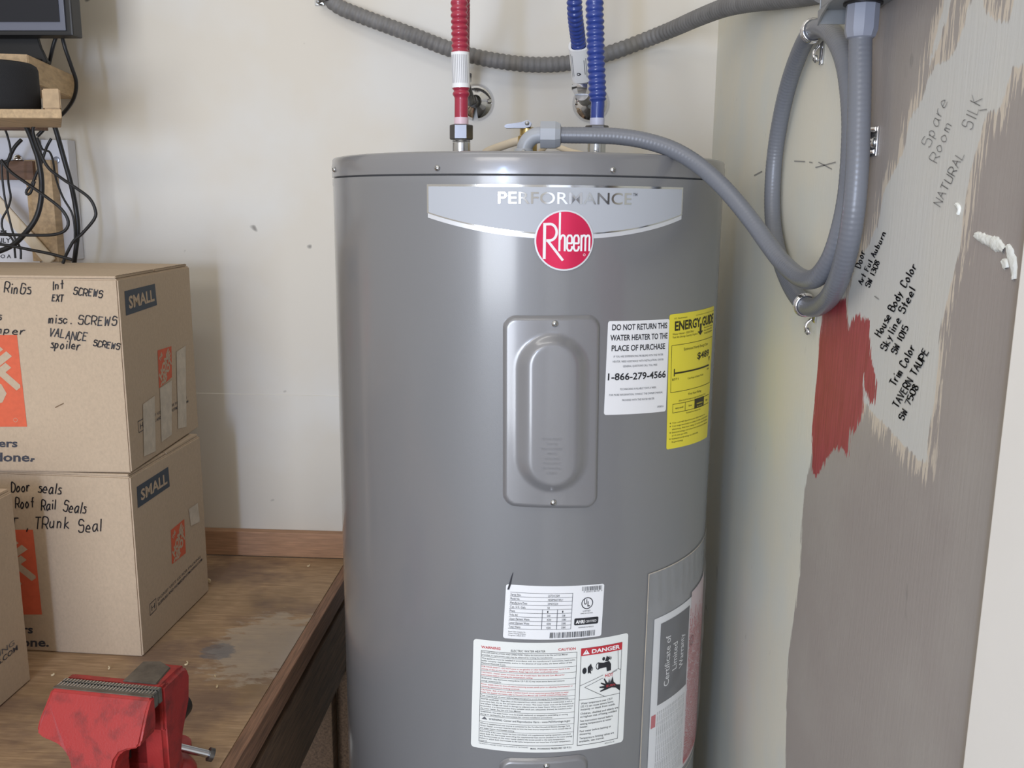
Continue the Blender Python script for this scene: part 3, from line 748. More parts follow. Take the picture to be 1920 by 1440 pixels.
mb.lathe([(0.0285, 0.0), (0.0285, 0.014), (0.025, 0.020), (0.018, 0.023)], 'redpaint', R @ Matrix.Translation((0.0, -0.040, 0.045)) @ Matrix.Rotation(math.radians(90), 4, 'X'), 40)
mj = mb.build('moving_jaw', vise, smooth=50)
mb = MB(); mb.prism([(-JW+0.001, -0.0172), (JW-0.001, -0.0172), (JW-0.001, -0.0125), (-JW+0.001, -0.0125)], JZ-0.0008, JZ+0.0004, 'anvil', 0, R); mb.build('worn_rim', mj, smooth=0, label='bare worn metal rim')
# lead screw with hub under the front boss
mb = MB(); rotx = Matrix.Rotation(math.radians(90), 4, 'X')
mb.lathe([(0.012, 0), (0.016, 0.003), (0.016, 0.030), (0.011, 0.034)], 'darksteel', R @ Matrix.Translation((0.0, -0.067, 0.045)) @ rotx, 24); hub = mb.build('screw_hub', vise, smooth=40)
mb = MB(); mb.tube([R @ Vector((-0.075, -0.085, 0.028)), R @ Vector((0.075, -0.085, 0.062))], 0.006, 'steel', 12, 0.02, cap=True)
mb.build('handle', hub, smooth=40)
# serrated jaw plates
def jawplate(ya, yb, s):
    mb = MB(); mb.box((-JW+0.001, min(ya, yb), JZ-0.018), (JW-0.001, max(ya, yb), JZ), 'jaw', 0.0006, R)
    n = 30
    for i in range(n):
        x = -JW+0.003+i*(2*JW-0.006)/(n-1)
        mb.box((x-0.0008, yb-0.0012*s if s > 0 else yb, JZ-0.016), (x+0.0008, yb if s > 0 else yb+0.0012, JZ+0.0008), 'steel', 0, R)
        mb.box((x-0.0008, min(ya, yb)+0.0008, JZ-0.001), (x+0.0006, max(ya, yb)-0.0008, JZ+0.0006), 'steel', 0, R)
    return mb.build('jaw_plate', vise, smooth=0)
jawplate(-0.012, -0.0035, 1); jawplate(0.006, -0.0005, 1)
# static jaw with anvil behind
mb = MB()
side = [(0.0065, JZ-0.001), (0.012, JZ), (0.056, JZ), (0.068, JZ-0.005), (0.073, JZ-0.018), (0.069, JZ-0.050), (0.050, JZ-0.085), (0.040, 0.040), (0.0065, 0.040)]
YZ = Matrix(((0, 0, 1, 0), (1, 0, 0, 0), (0, 1, 0, 0), (0, 0, 0, 1)))
mb.prism([(0.0065, JZ-0.001), (0.020, JZ-0.001), (0.034, JZ-0.02), (0.030, JZ-0.060), (0.0065, JZ-0.060)], -JW, JW, 'redpaint', 0.003, R @ YZ, 2)
mb.prism(side, 0.004, JW-0.001, 'redpaint', 0.005, R @ YZ, 3)
mb.prism([(0.0065, JZ-0.06), (0.05, JZ-0.06), (0.045, 0.03), (0.0065, 0.03)], -0.030, JW-0.022, 'redpaint', 0.005, R @ YZ, 3)
mb.build('static_jaw', vise, smooth=50)
mb = MB(); mb.prism([(0.010, 0.010), (0.054, 0.010), (0.050, 0.050), (0.030, 0.062), (0.008, 0.058)], JZ-0.001, JZ+0.0015, 'anvil', 0.001, R); mb.build('anvil', vise, smooth=0, label='worn grey anvil flat')
mb = MB(); mb.prism([(-0.018, 0.062), (0.018, 0.062), (0.018, 0.092), (-0.018, 0.092)], -0.006, 0.030, 'blacksteel', 0.002, R @ XZ); mb.build('slide_bar', vise, smooth=0)
mb = MB(); mb.lathe([(0.015, 0), (0.018, 0.004), (0.018, 0.030), (0.014, 0.034)], 'blacksteel', Matrix.Translation(onp(338, 1318, 1, VY+0.095))  @ Matrix.Rotation(math.radians(90), 4, 'X'), 24); mb.build('rear_cap', vise, smooth=40, label='black round cap behind the jaw')
mb = MB(); mb.lathe([(0.062, 0.0), (0.064, 0.003), (0.064, 0.014), (0.058, 0.022), (0.048, 0.026), (0.046, 0.042), (0.040, 0.046)], 'redpaint', R @ Matrix.Translation((0.012, 0.035, 0)), 48)
for ang in (-25, 95, 215):
    a = math.radians(ang); c = Vector((0.012+0.078*math.cos(a), 0.035+0.078*math.sin(a)))
    mb.lathe([(0.024, 0.0), (0.026, 0.002), (0.026, 0.010), (0.022, 0.013)], 'redpaint', R @ Matrix.Translation((c.x, c.y, 0)), 24)
mb.build('swivel_base', vise, smooth=50)
for ang in (-25, 95, 215):
    a = math.radians(ang); c = Vector((0.012+0.080*math.cos(a), 0.035+0.080*math.sin(a)))
    mb = MB(); mb.lathe([(0.012, 0.0132), (0.012, 0.0145)], 'steel', R @ Matrix.Translation((c.x, c.y, 0)), 24)
    mb.lathe([(0.009, 0.0145), (0.009, 0.020), (0.0075, 0.0215)], 'steel', R @ Matrix.Translation((c.x, c.y, 0)), 6); mb.build('base_bolt', vise, smooth=30)
# swivel lock: upright stub with sliding bar
lz = BZ+0.026; lp = onp(321, 1412, 2, lz); ltop = onp(319, 1372, 1, lp.y).z; mb = MB()
mb.lathe([(0.0100, lz-0.016), (0.0100, ltop-0.002), (0.0085, ltop)], 'darksteel', Matrix.Translation((lp.x, lp.y, 0)), 24)
lk = mb.build('lock_screw', vise, smooth=40)
b_ = onp(391, 1414, 2, lz-0.006); ctr = Vector((lp.x, lp.y-0.012, ltop-0.010)); mb = MB()
mb.tube([ctr-(b_-ctr)*0.45, b_], 0.0050, 'steel', 14, 0.02)
mb.tube([b_, b_+(b_-ctr).normalized()*0.006], 0.0088, 'darksteel', 18, 0.01); mb.build('lock_handle', lk, smooth=40)

# ------------------------------------------------------------------ water heater
heater = empty('water_heater', (TX, TY, 0), 'tall grey cylindrical electric water heater in the corner', 'water heater')
TT = Matrix.Translation((TX, TY, 0)); ZC = 1.4845; ZT = 1.512
mb = MB(); mb.lathe([(TR-0.03, 0.0), (TR, 0.01), (TR, ZC-0.012), (TR+0.0006, ZC-0.009), (TR+0.0006, ZC-0.001), (TR-0.003, ZC)], 'tank', TT, 160); mb.build('tank_jacket', heater, smooth=50)
mb = MB(); mb.lathe([(TR-0.003, ZC-0.0002), (TR-0.0015, ZC+0.0006), (TR+0.0012, ZC+0.0014), (TR+0.0012, ZC+0.016), (TR+0.0006, ZC+0.019), (TR+0.0002, ZC+0.0245), (TR-0.0015, ZT-0.001), (TR-0.006, ZT), (TR-0.02, ZT-0.001), (0.01, ZT-0.001)], 'cover', TT, 160)
mb.build('top_cap', heater, smooth=40)
def screw_head(mb, loc, nrm, r=0.0036):
    q = Vector(nrm).to_track_quat('Z', 'Y').to_matrix().to_4x4(); m_ = Matrix.Translation(loc) @ q
    mb.lathe([(r, 0), (r*1.05, r*0.15), (r*0.85, r*0.55), (r*0.45, r*0.8), (r*0.05, r*0.86)], 'steel', m_, 20)
    for k in (0, 90): mb.box((-r*0.55, -r*0.09, r*0.7), (r*0.55, r*0.09, r*0.9), 'darksteel', 0, m_ @ Matrix.Rotation(math.radians(k+20), 4, 'Z'))
CC = Cyl(TR+0.0012); SF = Cyl(TR)
for px, py in ((627.5, 318), (820, 315), (1149, 319)):
    a, b = CC.px(px, py); mb = MB(); p = CC(a, b, 0.0); screw_head(mb, p, (math.sin(a/CC.R), -math.cos(a/CC.R), 0)); mb.build('cap_screw', heater, smooth=40)

# embossed thermostat access covers
def access_cover(pt, k):
    mb = MB(); nu, nv = 56, 110; vs = []; W_, H_ = pt.W, pt.H
    def sdr(x, y, hx, hy, r):
        qx, qy = abs(x)-hx+r, abs(y)-hy+r
        return math.hypot(max(qx, 0), max(qy, 0))+min(max(qx, qy), 0)-r
    def ss(a, b, x): t = min(1, max(0, (x-a)/(b-a))); return t*t*(3-2*t)
    for j in range(nv+1):
        for i in range(nu+1):
            # edge-concentrated sampling
            u = i/nu; v = j/nv; x = (u-0.5)*W_; y = (v-0.5)*H_
            d = sdr(x, y, W_/2, H_/2, 0.016)
            if d > 0:
                g = 1.0-d/max(abs(x)+abs(y), 1e-6); x *= 1-d/math.hypot(x, y); y *= 1-d/math.hypot(x, y); d = 0
            h = 0.0005+0.0050*ss(0, -0.0045, d)
            d2 = sdr(x, y-0.001, W_*0.385, H_*0.415, W_*0.385); d3 = sdr(x, y+0.0, W_*0.205, H_*0.355, W_*0.205)
            t = ss(0.0, 1.0, (-d2)/max(-d2+max(d3, 0), 1e-6)) if d2 < 0 else 0
            h += 0.0085*t
            vs.append(pt.P(x/W_+0.5, y/H_+0.5, h))
    fs = [(j*(nu+1)+i, j*(nu+1)+i+1, (j+1)*(nu+1)+i+1, (j+1)*(nu+1)+i) for j in range(nv) for i in range(nu)]
    mb.add(vs, fs, 'cover')
    for i, t in enumerate(['POWER SUPPLY', 'MUST BE', 'DISCONNECTED', 'BEFORE', 'ADJUSTING', 'THERMOSTAT', 'OR SERVICING', 'ELEMENT']):
        text(mb, pt, t, 0.49, None, 0.375-i*0.0255, 0.0115, 'cover', 0.0144, bold=0.01, halign='C')
    o = mb.build('access_cover', heater, smooth=60)
    for v in (0.962, 0.036):
        mb = MB(); a, b = pt.ab(0.52, v); p = SF(a, b, 0.0052); screw_head(mb, p, (math.sin(a/TR), -math.cos(a/TR), 0), 0.0040); mb.build('cover_screw', o, smooth=40)
    return o
access_cover(Patch(SF, (943, 591), (1125, 590), (1119, 951), (943, 947)), 0)
u0 = SF.px(936, 1418); u1 = SF.px(1102, 1412)
hh = SF.px(943, 591)[1]-SF.px(943, 947)[1]; zt_ = (u0[1]+u1[1])/2
access_cover(Patch(SF, (u0[0], zt_), (u1[0], zt_), (u1[0], zt_-hh), (u0[0], zt_-hh), raw=True), 1)

# badge
pt = Patch(SF, (802, 348), (1280, 348), (1280, 400), (802, 400)); mb = MB()
pb = Patch(SF, (pt.tl.x, pt.tl.y), (pt.tr.x, pt.tl.y), (pt.tr.x, pt.bl.y), (pt.tl.x, pt.bl.y), raw=True)
def arcband(v0f, v1f, u0, u1, off, key, n=60):
    vs = []; fs = []
    for i in range(n+1):
        u = u0+(u1-u0)*i/n; vs += [pb.P(u, v0f(u), off), pb.P(u, v1f(u), off)]
    for i in range(n): fs.append((2*i, 2*i+2, 2*i+3, 2*i+1))
    mb.add(vs, fs, key)
bot = lambda u: 0.02-0.72*(1-(2*u-1)**2)
arcband(lambda u: bot(u)-0.17, lambda u: 1.0, 0.0, 1.0, 0.0003, 'silver')
arcband(lambda u: bot(u)-0.015, lambda u: 1.05, -0.003, 1.003, 0.0005, 'mirror')
arcband(lambda u: bot(u)+0.035, lambda u: 0.97, 0.004, 0.996, 0.0007, 'badge')
ua = (SF.px(934, 381)[0]-pb.tl.x)/pb.W; ub = (SF.px(1183, 381)[0]-pb.tl.x)/pb.W
zb_ = SF.px(1020, 382)[1]; hc = (SF.px(1020, 359)[1]-zb_)/pb.H; vb = (zb_-pb.bl.y)/pb.H
text(mb, pb, 'PERFORMANCE', ua, ub, vb, hc, 'mirror', 0.0012, bold=0.006, slices=90, res=4)
text(mb, pb, 'TM', ub+0.006, ub+0.024, vb+hc*0.72, hc*0.26, 'inkgrey', 0.0010, bold=0.01)
mb.build('brand_badge', heater, smooth=60, label='silver badge with curved lower edge')
# round logo
lc = SF.px(1058, 451); lr = (SF.px(1058, 394)[1]-SF.px(1058, 508)[1])/2
pl = Patch(SF, (lc[0]-lr, lc[1]+lr), (lc[0]+lr, lc[1]+lr), (lc[0]+lr, lc[1]-lr), (lc[0]-lr, lc[1]-lr), raw=True); mb = MB()
disc(mb, pl, 0.5, 0.5, lr, 0.0015, 'silver', 64); disc(mb, pl, 0.5, 0.5, lr*0.945, 0.0018, 'logored', 64)
def sw(pts, w):
    for i in range(len(pts)-1):
        a = Vector(pts[i]); b = Vector(pts[i+1]); d = (b-a); n_ = Vector((-d.y, d.x)).normalized()*w/2; e = d.normalized()*w*0.12
        mb.add([pl.P(*(a-e+n_), 0.0021), pl.P(*(a-e-n_), 0.0021), pl.P(*(b+e-n_), 0.0021), pl.P(*(b+e+n_), 0.0021)], [(0, 1, 2, 3)], 'paper')
sw([(0.165, 0.20), (0.165, 0.78)], 0.048)
arc = [(0.165, 0.765)]+[(0.25+0.115*math.cos(math.radians(t)), 0.635+0.135*math.sin(math.radians(t))) for t in range(85, -86, -12)]+[(0.20, 0.50)]
sw(arc, 0.042); sw([(0.225, 0.49), (0.475, 0.175)], 0.042)
sw([(0.415, 0.33), (0.415, 0.955)], 0.034)
sw([(0.425, 0.52), (0.445, 0.575), (0.475, 0.590), (0.500, 0.570), (0.505, 0.54), (0.505, 0.33)], 0.034)
def ee(cx):
    sw([(cx-0.040, 0.455), (cx+0.040, 0.455), (cx+0.040, 0.54), (cx+0.022, 0.585), (cx-0.022, 0.585), (cx-0.042, 0.545), (cx-0.042, 0.375), (cx-0.022, 0.335), (cx+0.022, 0.335), (cx+0.042, 0.375), (cx+0.042, 0.405)], 0.032)
ee(0.585); ee(0.700)
sw([(0.785, 0.33), (0.785, 0.59)], 0.034)
sw([(0.790, 0.55), (0.815, 0.585), (0.845, 0.585), (0.855, 0.555), (0.855, 0.33)], 0.032); sw([(0.860, 0.55), (0.885, 0.585), (0.912, 0.585), (0.925, 0.555), (0.925, 0.33)], 0.032)
ring(mb, pl, 0.84, 0.265, 0.0011, 0.0015, 0.0021, 'paper', 16)
mb.build('round_logo', heater, smooth=60, label='round red logo disc with white lettering')

# white notice label
pt = Patch(SF, (1140, 602), (1255, 598), (1248, 771), (1132, 778)); mb = MB(); rrect(mb, pt, 0, 0, 1, 1, 0.003, 0.0003, 'paper')
O = 0.0007
for t, v, u0, u1 in (('DO NOT RETURN THIS', 0.905, 0.06, 0.955), ('WATER HEATER TO THE', 0.795, 0.04, 0.97), ('PLACE OF PURCHASE', 0.685, 0.065, 0.93)):
    text(mb, pt, t, u0, u1, v, 0.062, 'ink', O, bold=0.018, res=3)
for t, v, u0, u1 in (('IF YOU ARE EXPERIENCING PROBLEMS WITH THIS WATER', 0.615, 0.10, 0.90), ('HEATER, NEED ASSISTANCE WITH INSTALLATION, OR FOR', 0.562, 0.09, 0.91), ('GENERAL QUESTIONS CALL TOLL FREE:', 0.510, 0.24, 0.80), ('TECHNICIANS AVAILABLE 7 DAYS A WEEK.', 0.265, 0.21, 0.80), ('FOR MORE INFORMATION, CONSULT THE OWNER\'S MANUAL', 0.205, 0.06, 0.92), ('PROVIDED WITH THE WATER HEATER', 0.145, 0.25, 0.77), ('AP20015-1', 0.05, 0.83, 0.95)):
    text(mb, pt, t, u0, u1, v, 0.022, 'inkgrey', O, bold=0.0)
text(mb, pt, '1-866-279-4566', 0.03, 0.965, 0.375, 0.075, 'ink', O, bold=0.02, res=3)
mb.build('notice_label', heater, smooth=60, label='white notice label with black lettering')

# yellow energy label
pt = Patch(SF, (1255, 590), (1338.5, 573), (1325.5, 819), (1249, 843)); mb = MB(); rrect(mb, pt, 0, 0, 1, 1, 0.003, 0.0003, 'yellow', 20)
text(mb, pt, 'U.S. Government', 0.07, 0.28, 0.962, 0.012, 'inkolive', O); text(mb, pt, 'Federal law prohibits removal of this label before consumer purchase.', 0.45, 0.98, 0.965, 0.008, 'inkolive', O)
text(mb, pt, 'ENERGY', 0.08, 0.56, 0.880, 0.068, 'inkolive', O, bold=0.03, slices=8); text(mb, pt, 'GUIDE', 0.60, 0.97, 0.880, 0.068, 'inkolive', O, bold=0.03, slices=8)
poly(mb, pt, [(0.545, 0.90), (0.59, 0.90), (0.59, 0.845), (0.635, 0.845), (0.567, 0.815), (0.50, 0.845), (0.545, 0.845)], O, 'inkolive')
text(mb, pt, 'Water Heater - ELECTRIC', 0.05, 0.42, 0.848, 0.014, 'inkolive', O); text(mb, pt, 'Tank Size (Storage Capacity): 50 gallons', 0.05, 0.50, 0.825, 0.014, 'inkolive', O)
for i, t in enumerate(('Rheem Sales Company', 'Model XE50M06ST45U1', 'XE50M')): text(mb, pt, t, 0.66, 0.94, 0.858-i*0.022, 0.012, 'inkolive', O)
frame(mb, pt, 0.04, 0.425, 0.97, 0.775, 0.0006, O, 'inkolive')
text(mb, pt, 'Estimated Yearly Energy Cost', 0.24, 0.80, 0.725, 0.020, 'inkolive', O, slices=8); text(mb, pt, '$489', 0.52, 0.86, 0.640, 0.050, 'inkolive', O, bold=0.02, slices=4)
poly(mb, pt, [(0.86, 0.632), (0.90, 0.632), (0.88, 0.595)], O, 'inkolive')
rrect(mb, pt, 0.09, 0.560, 0.88, 0.572, 0, O, 'inkolive', 16); rrect(mb, pt, 0.085, 0.545, 0.10, 0.600, 0, O, 'inkolive', 1)
text(mb, pt, '$371', 0.06, 0.16, 0.515, 0.016, 'inkolive', O); text(mb, pt, '$489', 0.82, 0.90, 0.535, 0.012, 'inkolive', O); text(mb, pt, 'Cost Range of Similar Models', 0.33, 0.70, 0.505, 0.014, 'inkolive', O)
text(mb, pt, 'First Hour Rating', 0.36, 0.66, 0.385, 0.018, 'inkolive', O, slices=4); text(mb, pt, '(How much hot water you get in the first hour of use)', 0.18, 0.80, 0.350, 0.014, 'inkolive', O, slices=6)
frame(mb, pt, 0.08, 0.270, 0.95, 0.338, 0.0006, O, 'inkolive'); rrect(mb, pt, 0.30, 0.270, 0.307, 0.338, 0, O, 'inkolive', 1); rrect(mb, pt, 0.50, 0.268, 0.76, 0.342, 0, O, 'inkolive')
for t, u0, u1, k in (('very small', 0.12, 0.26, 'inkolive'), ('low', 0.37, 0.44, 'inkolive'), ('medium', 0.55, 0.71, 'yellow'), ('high', 0.82, 0.89, 'inkolive')): text(mb, pt, t, u0, u1, 0.298, 0.014, k, O+0.0003, bold=0.01)
text(mb, pt, '62 gallons', 0.56, 0.70, 0.278, 0.010, 'yellow', O+0.0003); text(mb, pt, 'Estimated from directory data', 0.33, 0.66, 0.248, 0.012, 'inkolive', O)
for i, t in enumerate(('Your cost will depend on your utility rates and use.', 'Cost range based only on models of similar capacity fueled by', 'electricity, first hour rating, 51 or less than 75 gallons.', 'Estimated energy cost is based on a national average electricity', 'of 14 cents per kWh.', 'Estimated yearly energy use: 3493 kWh.', 'ftc.gov/energy')):
    v = 0.190-i*0.024; text(mb, pt, t, 0.08, 0.08+min(0.86, len(t)*0.0145), v, 0.012, 'inkolive', O, slices=6)
    if i in (0, 1, 3, 5): disc(mb, pt, 0.05, v+0.006, 0.0009, O, 'inkolive', 10)
mb.build('energy_label', heater, smooth=60, label='yellow energy cost label on the right side')

# rating plate label
pt = Patch(SF, (949, 1095), (1133, 1094), (1127, 1192), (943, 1196)); mb = MB(); rrect(mb, pt, 0, 0, 1, 1, 0.003, 0.0003, 'paper')
L0 = 0.00045
hv = [0.86-i*0.0745 for i in range(10)]
for v in hv: rrect(mb, pt, 0.045, v, 0.67, v+0.006, 0, O, 'inkgrey')
rrect(mb, pt, 0.665, hv[-1], 0.670, 0.86, 0, O, 'inkgrey', 1); rrect(mb, pt, 0.37, hv[-1], 0.376, hv[4], 0, O, 'inkgrey', 1); rrect(mb, pt, 0.52, hv[-1], 0.526, hv[4], 0, O, 'inkgrey', 1)
rows = ['Serial No.', 'Model No.', 'Manufacture Date', 'Cap. U.S. Gals.', 'Phase', 'Volts AC', 'Upper Element Watts', 'Lower Element Watts', 'Total Watts']
for i, t in enumerate(rows): text(mb, pt, t, 0.05, 0.05+len(t)*0.0105, hv[i]-0.058, 0.042, 'ink', O)
for i, t in enumerate(['Q372412589', 'XE50M06ST45U1', '20MAY2024', '50']): text(mb, pt, t, 0.42, 0.42+len(t)*0.0115, hv[i]-0.058, 0.040, 'ink', O)
for i, (a, b) in enumerate([('1', '1'), ('240', '208'), ('4500', '3380'), ('4500', '3380'), ('4500', '3380')]):
    text(mb, pt, a, 0.42, 0.42+len(a)*0.011, hv[4+i]-0.058, 0.040, 'ink', O); text(mb, pt, b, 0.57, 0.57+len(b)*0.011, hv[4+i]-0.058, 0.040, 'ink', O)
for i, t in enumerate(['Rheem Sales Company, Inc.', 'Water Heating Division', 'Montgomery, Alabama 36117']): text(mb, pt, t, 0.05, 0.22, 0.125-i*0.035, 0.022, 'ink', O)
rb = random.Random(5)
def bars(u0, u1, v0, v1):
    u = u0
    while u < u1:
        w = rb.choice((0.0025, 0.005, 0.008)); rrect(mb, pt, u, v0, min(u+w, u1), v1, 0, O, 'ink', 1); u += w+rb.choice((0.003, 0.005, 0.008))
bars(0.46, 0.93, 0.03, 0.135); bars(0.76, 0.975, 0.895, 0.975)
text(mb, pt, '0 20352 84101 5', 0.78, 0.98, 0.865, 0.025, 'ink', O)
ring(mb, pt, 0.825, 0.66, 0.0069, 0.0080, O, 'ink', 40); text(mb, pt, 'U', 0.79, 0.822, 0.64, 0.10, 'ink', O, bold=0.02); text(mb, pt, 'L', 0.828, 0.855, 0.60, 0.10, 'ink', O, bold=0.02)
text(mb, pt, 'LISTED', 0.785, 0.865, 0.50, 0.030, 'ink', O); text(mb, pt, 'STORAGE TANK WATER HEATER', 0.76, 0.89, 0.46, 0.020, 'ink', O)
p2 = Patch(SF, tuple(pt.ab(0.70, 0.385)), tuple(pt.ab(0.955, 0.385)), tuple(pt.ab(0.955, 0.255)), tuple(pt.ab(0.70, 0.255)), raw=True)
rrect(mb, p2, 0, 0, 1, 1, 0.0018, O, 'ink'); text(mb, p2, 'AHRI', 0.06, 0.42, 0.25, 0.5, 'white', O+0.0003, bold=0.04); text(mb, p2, 'CERTIFIED', 0.46, 0.92, 0.30, 0.36, 'white', O+0.0003)
text(mb, pt, 'ASSEMBLED IN MEXICO', 0.745, 0.91, 0.195, 0.024, 'ink', O)
mb.build('rating_label', heater, smooth=60, label='white rating plate label')
# marker slash over the label's corner
q = [SF.px(962, 1073), SF.px(959, 1083), SF.px(956, 1096), SF.px(953, 1105)]; mb = MB(); vs = []
for i, (a, b) in enumerate(q):
    w = (0.0003, 0.0009, 0.0013, 0.0013)[i]; vs += [SF(a-w, b, 0.0009), SF(a+w, b, 0.0009)]
mb.add(vs, [(0, 1, 3, 2), (2, 3, 5, 4), (4, 5, 7, 6)], 'marker'); mb.build('marker_stroke', heater, smooth=0)

# warning label
pt = Patch(SF, (888, 1197), (1178, 1186), (1168, 1390), (883, 1399)); mb = MB(); rrect(mb, pt, 0, 0, 1, 1, 0.0045, 0.0003, 'paper2', 24)
text(mb, pt, 'WARNING', 0.05, 0.17, 0.925, 0.023, 'inkred', O, bold=0.02); text(mb, pt, 'ELECTRIC WATER HEATER', 0.235, 0.445, 0.915, 0.020, 'ink', O); text(mb, pt, 'CAUTION', 0.525, 0.635, 0.925, 0.023, 'inkred', O, bold=0.02)
secs = [('ink', ['FOR SAFE INSTALLATION AND OPERATION - Follow the instructions in the Use and Care Manual', 'provided. A replacement copy may be obtained by writing the manufacturer.']),
 ('ink', ['This appliance must be installed in accordance with the manufacturer\'s instructions, local codes,', 'utility company requirements, and/or in the absence of local codes, the latest edition of the', 'National Electrical Code.']),
 ('inkred', ['FOR YOUR SAFETY - DO NOT store or use gasoline or other flammable vapors and liquids in the', 'vicinity of this or any other appliance. Keep rags and other combustibles away.']),
 ('inkred', ['CAUTION - Hotter water increases the risk of scald injury. See Use and Care Manual for', 'instructions before changing the temperature setting.']),
 ('ink', ['WARNING - Any thermostat setting above 125 F (52 C) may cause severe burns and consume', 'energy unnecessarily.']),
 ('inkred', ['Power supply must be shut off before removing access panels prior to adjusting thermostat(s) or', 'resetting temperature limiting controls.']),
 ('inkred', ['CAUTION - Risk of electric shock. Connect branch circuit equipment grounding means to water', 'heater. For detailed information refer to Use and Care Manual. USE COPPER CONDUCTORS ONLY.']),
 ('ink', ['Tank must be full of water before being energized to avoid damaging the heating element(s).']),
 ('ink', ['WATER LEAKAGE - Regardless of the material from which a water heater is constructed, it will at', 'some time leak, due to the corrosive action of water. This water heater must not be located in an', 'area where leakage will result in damage to adjacent area or lower floors. When such area cannot', 'be avoided, it is recommended that a suitable catch pan, adequately drained, be installed under', 'the water heater. See Use and Care Manual.']),
 ('ink', ['WARNING: This water heater must be braced, anchored, or strapped to avoid falling or moving', 'during an earthquake. See instructions for correct installation procedures.']),
 ('big', ['WARNING: Cancer and Reproductive Harm - www.P65Warnings.ca.gov']),
 ('ink', ['Where a supplemental heat source is connected to the Certified Household Electric Storage Tank', 'Water Heater, provision must be made to limit the heat source temperature not to exceed that of', 'the water heater thermostat setting.']),
 ('ink', ['CAUTION: If the water heater has been retrofitted with supplemental heating equipment, you must', 'adjust both the thermostat controlling the supplemental heat source (located in the water piping)', 'and the thermostat on the water heater (behind the access panel) to the same temperature.', 'Failure to adjust both thermostats to the same temperature can cause loss of proper temperature', 'control.'])]
tot = sum(len(s[1])+0.45+(0.9 if s[0] == 'big' else 0) for s in secs); ph = 0.84/tot; v = 0.905
frame(mb, pt, 0.05, 0.062, 0.645, 0.905, 0.0005, O, 'ink')
for c, ls in secs:
    if c == 'big':
        v -= ph*0.5; text(mb, pt, ls[0], 0.11, 0.62, v-ph*1.0, ph*0.85, 'ink', O, bold=0.005, slices=10); poly(mb, pt, [(0.065, v-ph*1.0), (0.10, v-ph*1.0), (0.0825, v+ph*0.2)], O, 'inkgrey'); v -= ph*1.85
    else:
        v -= ph*0.2
        for t in ls: text(mb, pt, t, 0.056, 0.056+min(0.58, len(t)*0.0060), v-ph*0.80, ph*0.58, c, O, bold=0.004, slices=10); v -= ph
        v -= ph*0.05
    v -= ph*0.2; rrect(mb, pt, 0.05, v, 0.645, v+0.0022, 0, O, 'ink') if v > 0.08 else None
text(mb, pt, 'MAX. WORKING PRESSURE 150 P.S.I.', 0.375, 0.635, 0.030, 0.016, 'ink', O, bold=0.01, slices=6); text(mb, pt, 'THIS PRODUCT IS DESIGNED TO MEET THE REQUIREMENTS OF THE STANDARD', 0.05, 0.36, 0.042, 0.010, 'inkgrey', O)
# danger panel
pd = Patch(SF, tuple(pt.ab(0.67, 0.93)), tuple(pt.ab(0.955, 0.93)), tuple(pt.ab(0.955, 0.045)), tuple(pt.ab(0.67, 0.045)), raw=True)
frame(mb, pd, 0, 0, 1, 1, 0.0006, O, 'ink'); rrect(mb, pd, 0, 0.925, 1, 1, 0, O+0.0002, 'inkdanger'); text(mb, pd, 'DANGER', 0.25, 0.94, 0.942, 0.040, 'white', O+0.0004, bold=0.03, slices=6)
poly(mb, pd, [(0.04, 0.937), (0.20, 0.937), (0.12, 0.988)], O+0.0004, 'white'); poly(mb, pd, [(0.113, 0.955), (0.127, 0.955), (0.130, 0.975), (0.110, 0.975)], O+0.0006, 'inkdanger')
def seg(a, b, w=0.0005): 
    A = pd.ab(*a); B = pd.ab(*b); n_ = 6; prev = None
    d = (B-A); nn = Vector((-d.y, d.x)).normalized()*w/2
    for i in range(n_):
        q0 = A.lerp(B, i/n_); q1 = A.lerp(B, (i+1)/n_)
        mb.add([SF(*(q0+nn), O), SF(*(q0-nn), O), SF(*(q1-nn), O), SF(*(q1+nn), O)], [(0, 1, 2, 3)], 'ink')
seg((0, 0.475), (1, 0.475)); seg((0, 0.62), (0.55, 0.70)); seg((0.12, 0.60), (0.55, 0.67)); seg((0.12, 0.60), (0.60, 0.478)); seg((0.90, 0.925), (0.93, 0.735)); seg((0.93, 0.735), (0.78, 0.715)); seg((0.93, 0.735), (1, 0.715)); seg((0.90, 0.72), (0.72, 0.70))
disc(mb, pd, 0.10, 0.77, 0.0030, O, 'ink', 20, 1.5); ring(mb, pd, 0.42, 0.80, 0.0026, 0.0034, O, 'ink', 24, 1.5)
poly(mb, pd, [(0.18, 0.735), (0.21, 0.745), (0.26, 0.73), (0.245, 0.77), (0.28, 0.79), (0.24, 0.80), (0.245, 0.835), (0.20, 0.815), (0.17, 0.80), (0.20, 0.78)], O, 'ink'); ring(mb, pd, 0.27, 0.78, 0.0008, 0.0016, O, 'ink', 16, 1.6)
poly(mb, pd, [(0.42, 0.77), (0.62, 0.775), (0.64, 0.73), (0.74, 0.735), (0.735, 0.80), (0.68, 0.835), (0.55, 0.825), (0.42, 0.835)], O, 'ink')
disc(mb, pd, 0.545, 0.865, 0.0020, O, 'ink', 16, 1.3); poly(mb, pd, [(0.58, 0.84), (0.66, 0.835), (0.70, 0.855), (0.68, 0.885), (0.66, 0.875), (0.62, 0.89)], O, 'ink'); ring(mb, pd, 0.72, 0.86, 0.0006, 0.0013, O, 'ink', 16, 1.6)
text(mb, pd, 'HOT', 0.60, 0.80, 0.672, 0.034, 'inkred', O, bold=0.02); poly(mb, pd, [(0.68, 0.60), (0.70, 0.655), (0.72, 0.62), (0.73, 0.655), (0.75, 0.60)], O, 'inkgrey')
